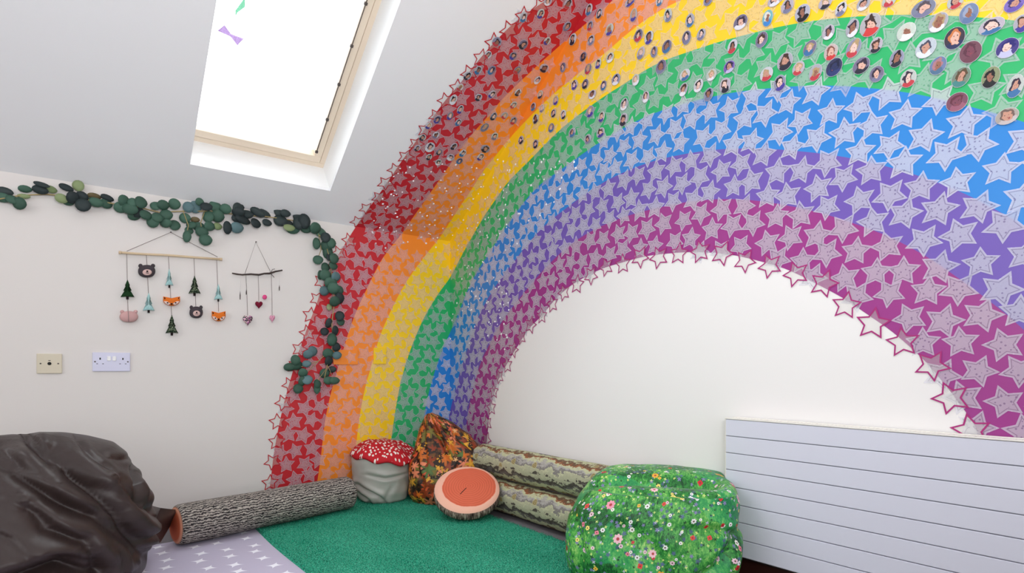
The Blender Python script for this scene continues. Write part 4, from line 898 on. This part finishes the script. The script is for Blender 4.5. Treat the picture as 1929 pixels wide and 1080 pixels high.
# ------------------------------------------------------------------ felt mobiles on the back wall
def pillow(name, outline, c, depth, mat, parent, ctr=None, off=.02, rings=(1, .93, .78, .55, .28)):
    """outline in photo pixels on the back wall; puffed on both sides"""
    P = [on_back(x, y, off) for x, y in outline]; C0 = on_back(*(c if c else tuple(np.mean(outline, axis=0))), off); n = len(P); vs, fs = [], []
    for sgn in (-1, 1):
        for r in rings:
            for p in P: q = C0+(p-C0)*r; q = q+np.array([0, sgn*depth*math.sqrt(max(0, 1-r**2.2)), 0]); vs.append(q)
        vs.append(C0+np.array([0, sgn*depth, 0]))
    m = len(rings)*n+1
    for h in (0, 1):
        o = h*m
        for j in range(len(rings)-1): fs += [(o+j*n+k, o+j*n+(k+1) % n, o+(j+1)*n+(k+1) % n, o+(j+1)*n+k) for k in range(n)]
        j = len(rings)-1; fs += [(o+j*n+k, o+j*n+(k+1) % n, o+m-1) for k in range(n)]
    o = mesh(name, vs, fs, mat, parent, True); bm = bmesh.new(); bm.from_mesh(o.data); bmesh.ops.remove_doubles(bm, verts=bm.verts, dist=1e-5); bmesh.ops.recalc_face_normals(bm, faces=bm.faces); bm.to_mesh(o.data); bm.free()
    return o
def z7(x, y): return 200+x/4.908, 420+y/4.908
def z8(x, y): return 420+x/5.684, 440+y/5.684
def felt(name, c, dots=None, sc=420, thr=.3):
    N = NT(name, .95, .1); cc = lin(c)
    if dots:
        v = N.n('ShaderNodeTexVoronoi', {'Vector': N.obj(), 'Scale': float(sc), 'Randomness': .5}); N.base(N.mix(N.math('LESS_THAN', v.outputs['Distance'], thr), cc, lin(dots)))
    else: N.base(cc)
    N.bump(N.noise(N.obj(), 500, 2).outputs[0], .4, .001); return N.m
F_green, F_dot, F_teal = felt('dark_green_felt', (34, 64, 38)), felt('dotted_green_felt', (38, 52, 40), (170, 184, 150), 230, .32), felt('teal_felt', (164, 206, 206), (206, 230, 228), 190, .3)
F_bear, F_face, F_fox, F_pink, F_black, F_cream = felt('charcoal_felt', (74, 68, 72)), felt('pale_pink_felt', (214, 182, 176)), felt('orange_felt', (226, 118, 46)), felt('dusty_pink_felt', (206, 164, 162)), felt('black_felt', (34, 26, 28)), felt('cream_felt', (226, 200, 190))
M_dowel = plain('pale_dowel', (222, 198, 164), .6, var=.1); M_string = plain('grey_string', (140, 128, 126), .9); M_twig = plain('dark_twig', (78, 66, 62), .8, var=.3)
mob = tag(empty('felt_mobile', tuple(on_back(321, 438, .01))), 'wall hanging of felt trees, bears and foxes strung from a pale wooden dowel', 'wall hanging')
MO = .022
def wp(f, x, y, off=MO): return on_back(*f(x, y), off)
tube('dowel', [wp(z7, 118, 274), wp(z7, 350, 290), wp(z7, 570, 300), wp(z7, 800, 318), wp(z7, 1070, 338)], .0055, M_dowel, mob, 12)
for x, y in ((128, 275), (1060, 337)): tube('dowel_knob', [wp(z7, x-12, y-1), wp(z7, x+12, y+1)], .0072, M_dowel, mob, 12)
tube('hanging_cord', [wp(z7, 190, 262), wp(z7, 400, 172), wp(z7, 597, 88, .006), wp(z7, 810, 200), wp(z7, 1030, 315)], .0013, M_string, mob, 6)
disc('nail', tuple(on_back(*z7(597, 88), .0)), .003, M_gasket, mob, .008, 8)
for (x0, x1, y0, y1) in ((190, 203, 270, 850), (372, 392, 285, 660), (576, 606, 300, 860), (812, 830, 315, 790), (1022, 1040, 330, 820)):
    tube('string', [wp(z7, x0+(x1-x0)*t, y0+(y1-y0)*t) for t in (0, .33, .66, 1)], .0011, M_string, mob, 6)
def tree(cx, cy, w, h, mat, lab):
    T = [(0, -1), (.34, -.42), (.22, -.40), (.60, .12), (.42, .13), (1., .78), (.3, .74), (0, .80), (-.3, .74), (-1., .78), (-.42, .13), (-.60, .12), (-.22, -.40), (-.34, -.42)]
    o = pillow('tree_ornament', [z7(cx+a*w/2, cy+b*h/2) for a, b in T], z7(cx, cy+.1*h), .008, mat, mob, off=MO); o['label'] = lab
    p, q = wp(z7, cx-.09*w, cy+h/2, MO), wp(z7, cx+.09*w, cy+.36*h, MO)
    box('trunk', (p[0], p[1]-.004, p[2]), (q[0], p[1]+.004, q[2]), F_black, o, .001)
tree(197, 615, 130, 185, F_green, 'plain dark green felt tree'); tree(393, 738, 112, 190, F_teal, 'teal felt tree, wide'); tree(583, 510, 78, 180, F_teal, 'narrow teal felt tree'); tree(607, 945, 120, 195, F_dot, 'white-dotted dark green felt tree, lowest'); tree(817, 580, 115, 190, F_dot, 'white-dotted dark green felt tree'); tree(1037, 645, 82, 165, F_teal, 'teal felt tree on the last string')
def oval_pts(cx, cy, rx, ry, n=18, sq=2.): return [(cx+rx*math.copysign(abs(math.cos(2*PI*k/n))**(2/sq), math.cos(2*PI*k/n)), cy+ry*math.copysign(abs(math.sin(2*PI*k/n))**(2/sq), math.sin(2*PI*k/n))) for k in range(n)]
def Z(f, pts): return [f(*p) for p in pts]
def bear(cx, cy, rx, ry, mat, lab, tilt=0):
    o = pillow('bear_ornament', Z(z7, oval_pts(cx, cy, rx, ry, 24, 2.3)), None, .014, mat, mob, off=MO); o['label'] = lab
    for s in (-1, 1): pillow('ear', Z(z7, oval_pts(cx+s*rx*.72, cy-ry*.85, rx*.26, ry*.34, 10)), None, .006, mat, o, off=MO)
    pillow('muzzle', Z(z7, oval_pts(cx+4, cy+ry*.18, rx*.55, ry*.5, 14)), None, .0045, F_face, o, off=MO+.013)
    pillow('nose', Z(z7, oval_pts(cx+5, cy+ry*.02, rx*.13, ry*.14, 8)), None, .002, F_black, o, off=MO+.0175)
    box('mouth', tuple(wp(z7, cx-8, cy+ry*.30, MO+.0185)), tuple(wp(z7, cx+18, cy+ry*.25, MO+.0165)), F_black, o)
bear(375, 447, 80, 58, F_bear, 'charcoal bear head with a pale muzzle'); bear(832, 828, 62, 54, F_bear, 'smaller charcoal bear head')
def fox(cx, cy, rx, ry, lab):
    out = [(-1, -.9), (-.55, -.75), (0, -.55), (.55, -.75), (1, -.9), (1., .1), (.8, .6), (.4, .9), (0, 1.), (-.4, .9), (-.8, .6), (-1., .1)]
    o = pillow('fox_ornament', Z(z7, [(cx+a*rx, cy+b*ry) for a, b in out]), z7(cx, cy), .013, F_fox, mob, off=MO); o['label'] = lab
    for s in (-1, 1):
        pillow('cheek', Z(z7, [(cx+s*rx*.12, cy+ry*.5), (cx+s*rx*.5, cy+ry*.1), (cx+s*rx*.92, cy+ry*.05), (cx+s*rx*.75, cy+ry*.55), (cx+s*rx*.35, cy+ry*.88)]), None, .004, F_cream, o, off=MO+.009)
        pillow('eye', Z(z7, oval_pts(cx+s*rx*.48, cy+ry*.38, rx*.11, ry*.13, 8)), None, .0018, F_black, o, off=MO+.0135)
        pillow('inner_ear', Z(z7, [(cx+s*rx*.9, cy-ry*.75), (cx+s*rx*.55, cy-ry*.6), (cx+s*rx*.85, cy-ry*.25)]), None, .003, F_black, o, off=MO+.006)
    pillow('nose', Z(z7, oval_pts(cx, cy+ry*.62, rx*.13, ry*.18, 8)), None, .003, F_black, o, off=MO+.013)
fox(605, 722, 78, 46, 'wide orange fox head'); fox(1040, 862, 64, 50, 'smaller orange fox head')
o = pillow('bunny_ornament', Z(z7, oval_pts(210, 868, 86, 52, 24, 2.2)), None, .016, F_pink, mob, off=MO); o['label'] = 'dusty pink animal head seen from behind'
for s in (-1, 1): pillow('ear', Z(z7, oval_pts(210+s*62, 822, 20, 16, 10)), None, .006, F_pink, o, off=MO)
tube('seam_string', [wp(z7, 203, 816, MO+.016), wp(z7, 206, 868, MO+.018), wp(z7, 208, 915, MO+.012)], .0011, M_string, o, 6)
tw = tag(empty('twig_mobile', tuple(on_back(482, 456, .01))), 'small wall hanging of three hearts on strings below a dark twig', 'wall hanging')
tube('twig', [wp(z8, *p) for p in ((98, 426), (150, 436), (205, 442), (300, 436), (385, 443), (440, 430), (500, 428), (560, 408), (636, 394))], [.0032, .0042, .004, .0045, .005, .0042, .005, .0044, .0034], M_twig, tw, 8)
tube('side_twig', [wp(z8, 510, 425), wp(z8, 530, 385, .03), wp(z8, 556, 380, .03)], .0014, M_twig, tw, 6)
tube('side_twig', [wp(z8, 515, 432), wp(z8, 535, 455, .028), wp(z8, 550, 472, .028)], .0016, M_twig, tw, 6)
tube('hanging_cord', [wp(z8, 236, 428), wp(z8, 352, 92, .006), wp(z8, 512, 415)], .0012, M_string, tw, 6)
disc('nail', tuple(on_back(*z8(352, 92), 0.)), .003, M_gasket, tw, .008, 8)
for a, b, c_, d in ((246, 440, 264, 880), (378, 445, 384, 740), (517, 430, 528, 880)): tube('string', [wp(z8, a, b), wp(z8, (a+c_)/2+2, (b+d)/2), wp(z8, c_, d)], .0011, M_string, tw, 6)
def heart(cx, cy, w, h, mat, lab):
    pts = []
    for k in range(24):
        t = 2*PI*k/24; pts.append((cx+w/2*math.sin(t)**3, cy-h/2*(13*math.cos(t)-5*math.cos(2*t)-2*math.cos(3*t)-math.cos(4*t))/15-h*.04))
    o = pillow('heart_ornament', Z(z8, pts), z8(cx, cy), .009, mat, tw, off=MO); o['label'] = lab
N = NT('patchwork_fabric', .8, .2); v = N.n('ShaderNodeTexVoronoi', {'Vector': N.obj(), 'Scale': 190.}); rc = N.n('ShaderNodeSeparateColor', {0: v.outputs['Color']})
N.base(N.ramp(rc.outputs[0], [(0, (40, 46, 60)), (.25, (180, 120, 160)), (.45, (222, 180, 200)), (.6, (110, 60, 90)), (.75, (230, 200, 190)), (.88, (60, 100, 70))], 'CONSTANT')); F_patch = N.m
heart(265, 930, 108, 118, F_patch, 'mottled purple and green heart'); heart(385, 765, 82, 84, felt('dark_red_felt', (118, 28, 50), (150, 60, 80), 300, .25), 'dark red heart')
heart(528, 912, 60, 84, felt('spotted_pink_fabric', (224, 168, 190), (190, 60, 110), 190, .35), 'pale pink spotted heart')
pillow('pompom', Z(z8, oval_pts(447, 682, 25, 26, 12)), None, .007, felt('hot_pink_felt', (226, 84, 140)), tw, off=MO-.005)
for cx_, y0, y1, top in ((184, 612, 708, 442), (604, 548, 612, 400), (250, 600, 655, 470)):
    pillow('bead_drop', Z(z8, [(cx_, y0), (cx_+5, (y0+y1)/2), (cx_+4, y1), (cx_-4, y1), (cx_-5, (y0+y1)/2)]), None, .0025, M_twig, tw, off=MO)
    tube('clear_thread', [wp(z8, cx_+(14 if cx_ == 184 else 4), top), wp(z8, cx_, y0+4)], .0004, plain('clear_thread', (226, 226, 226), .4), tw, 5)
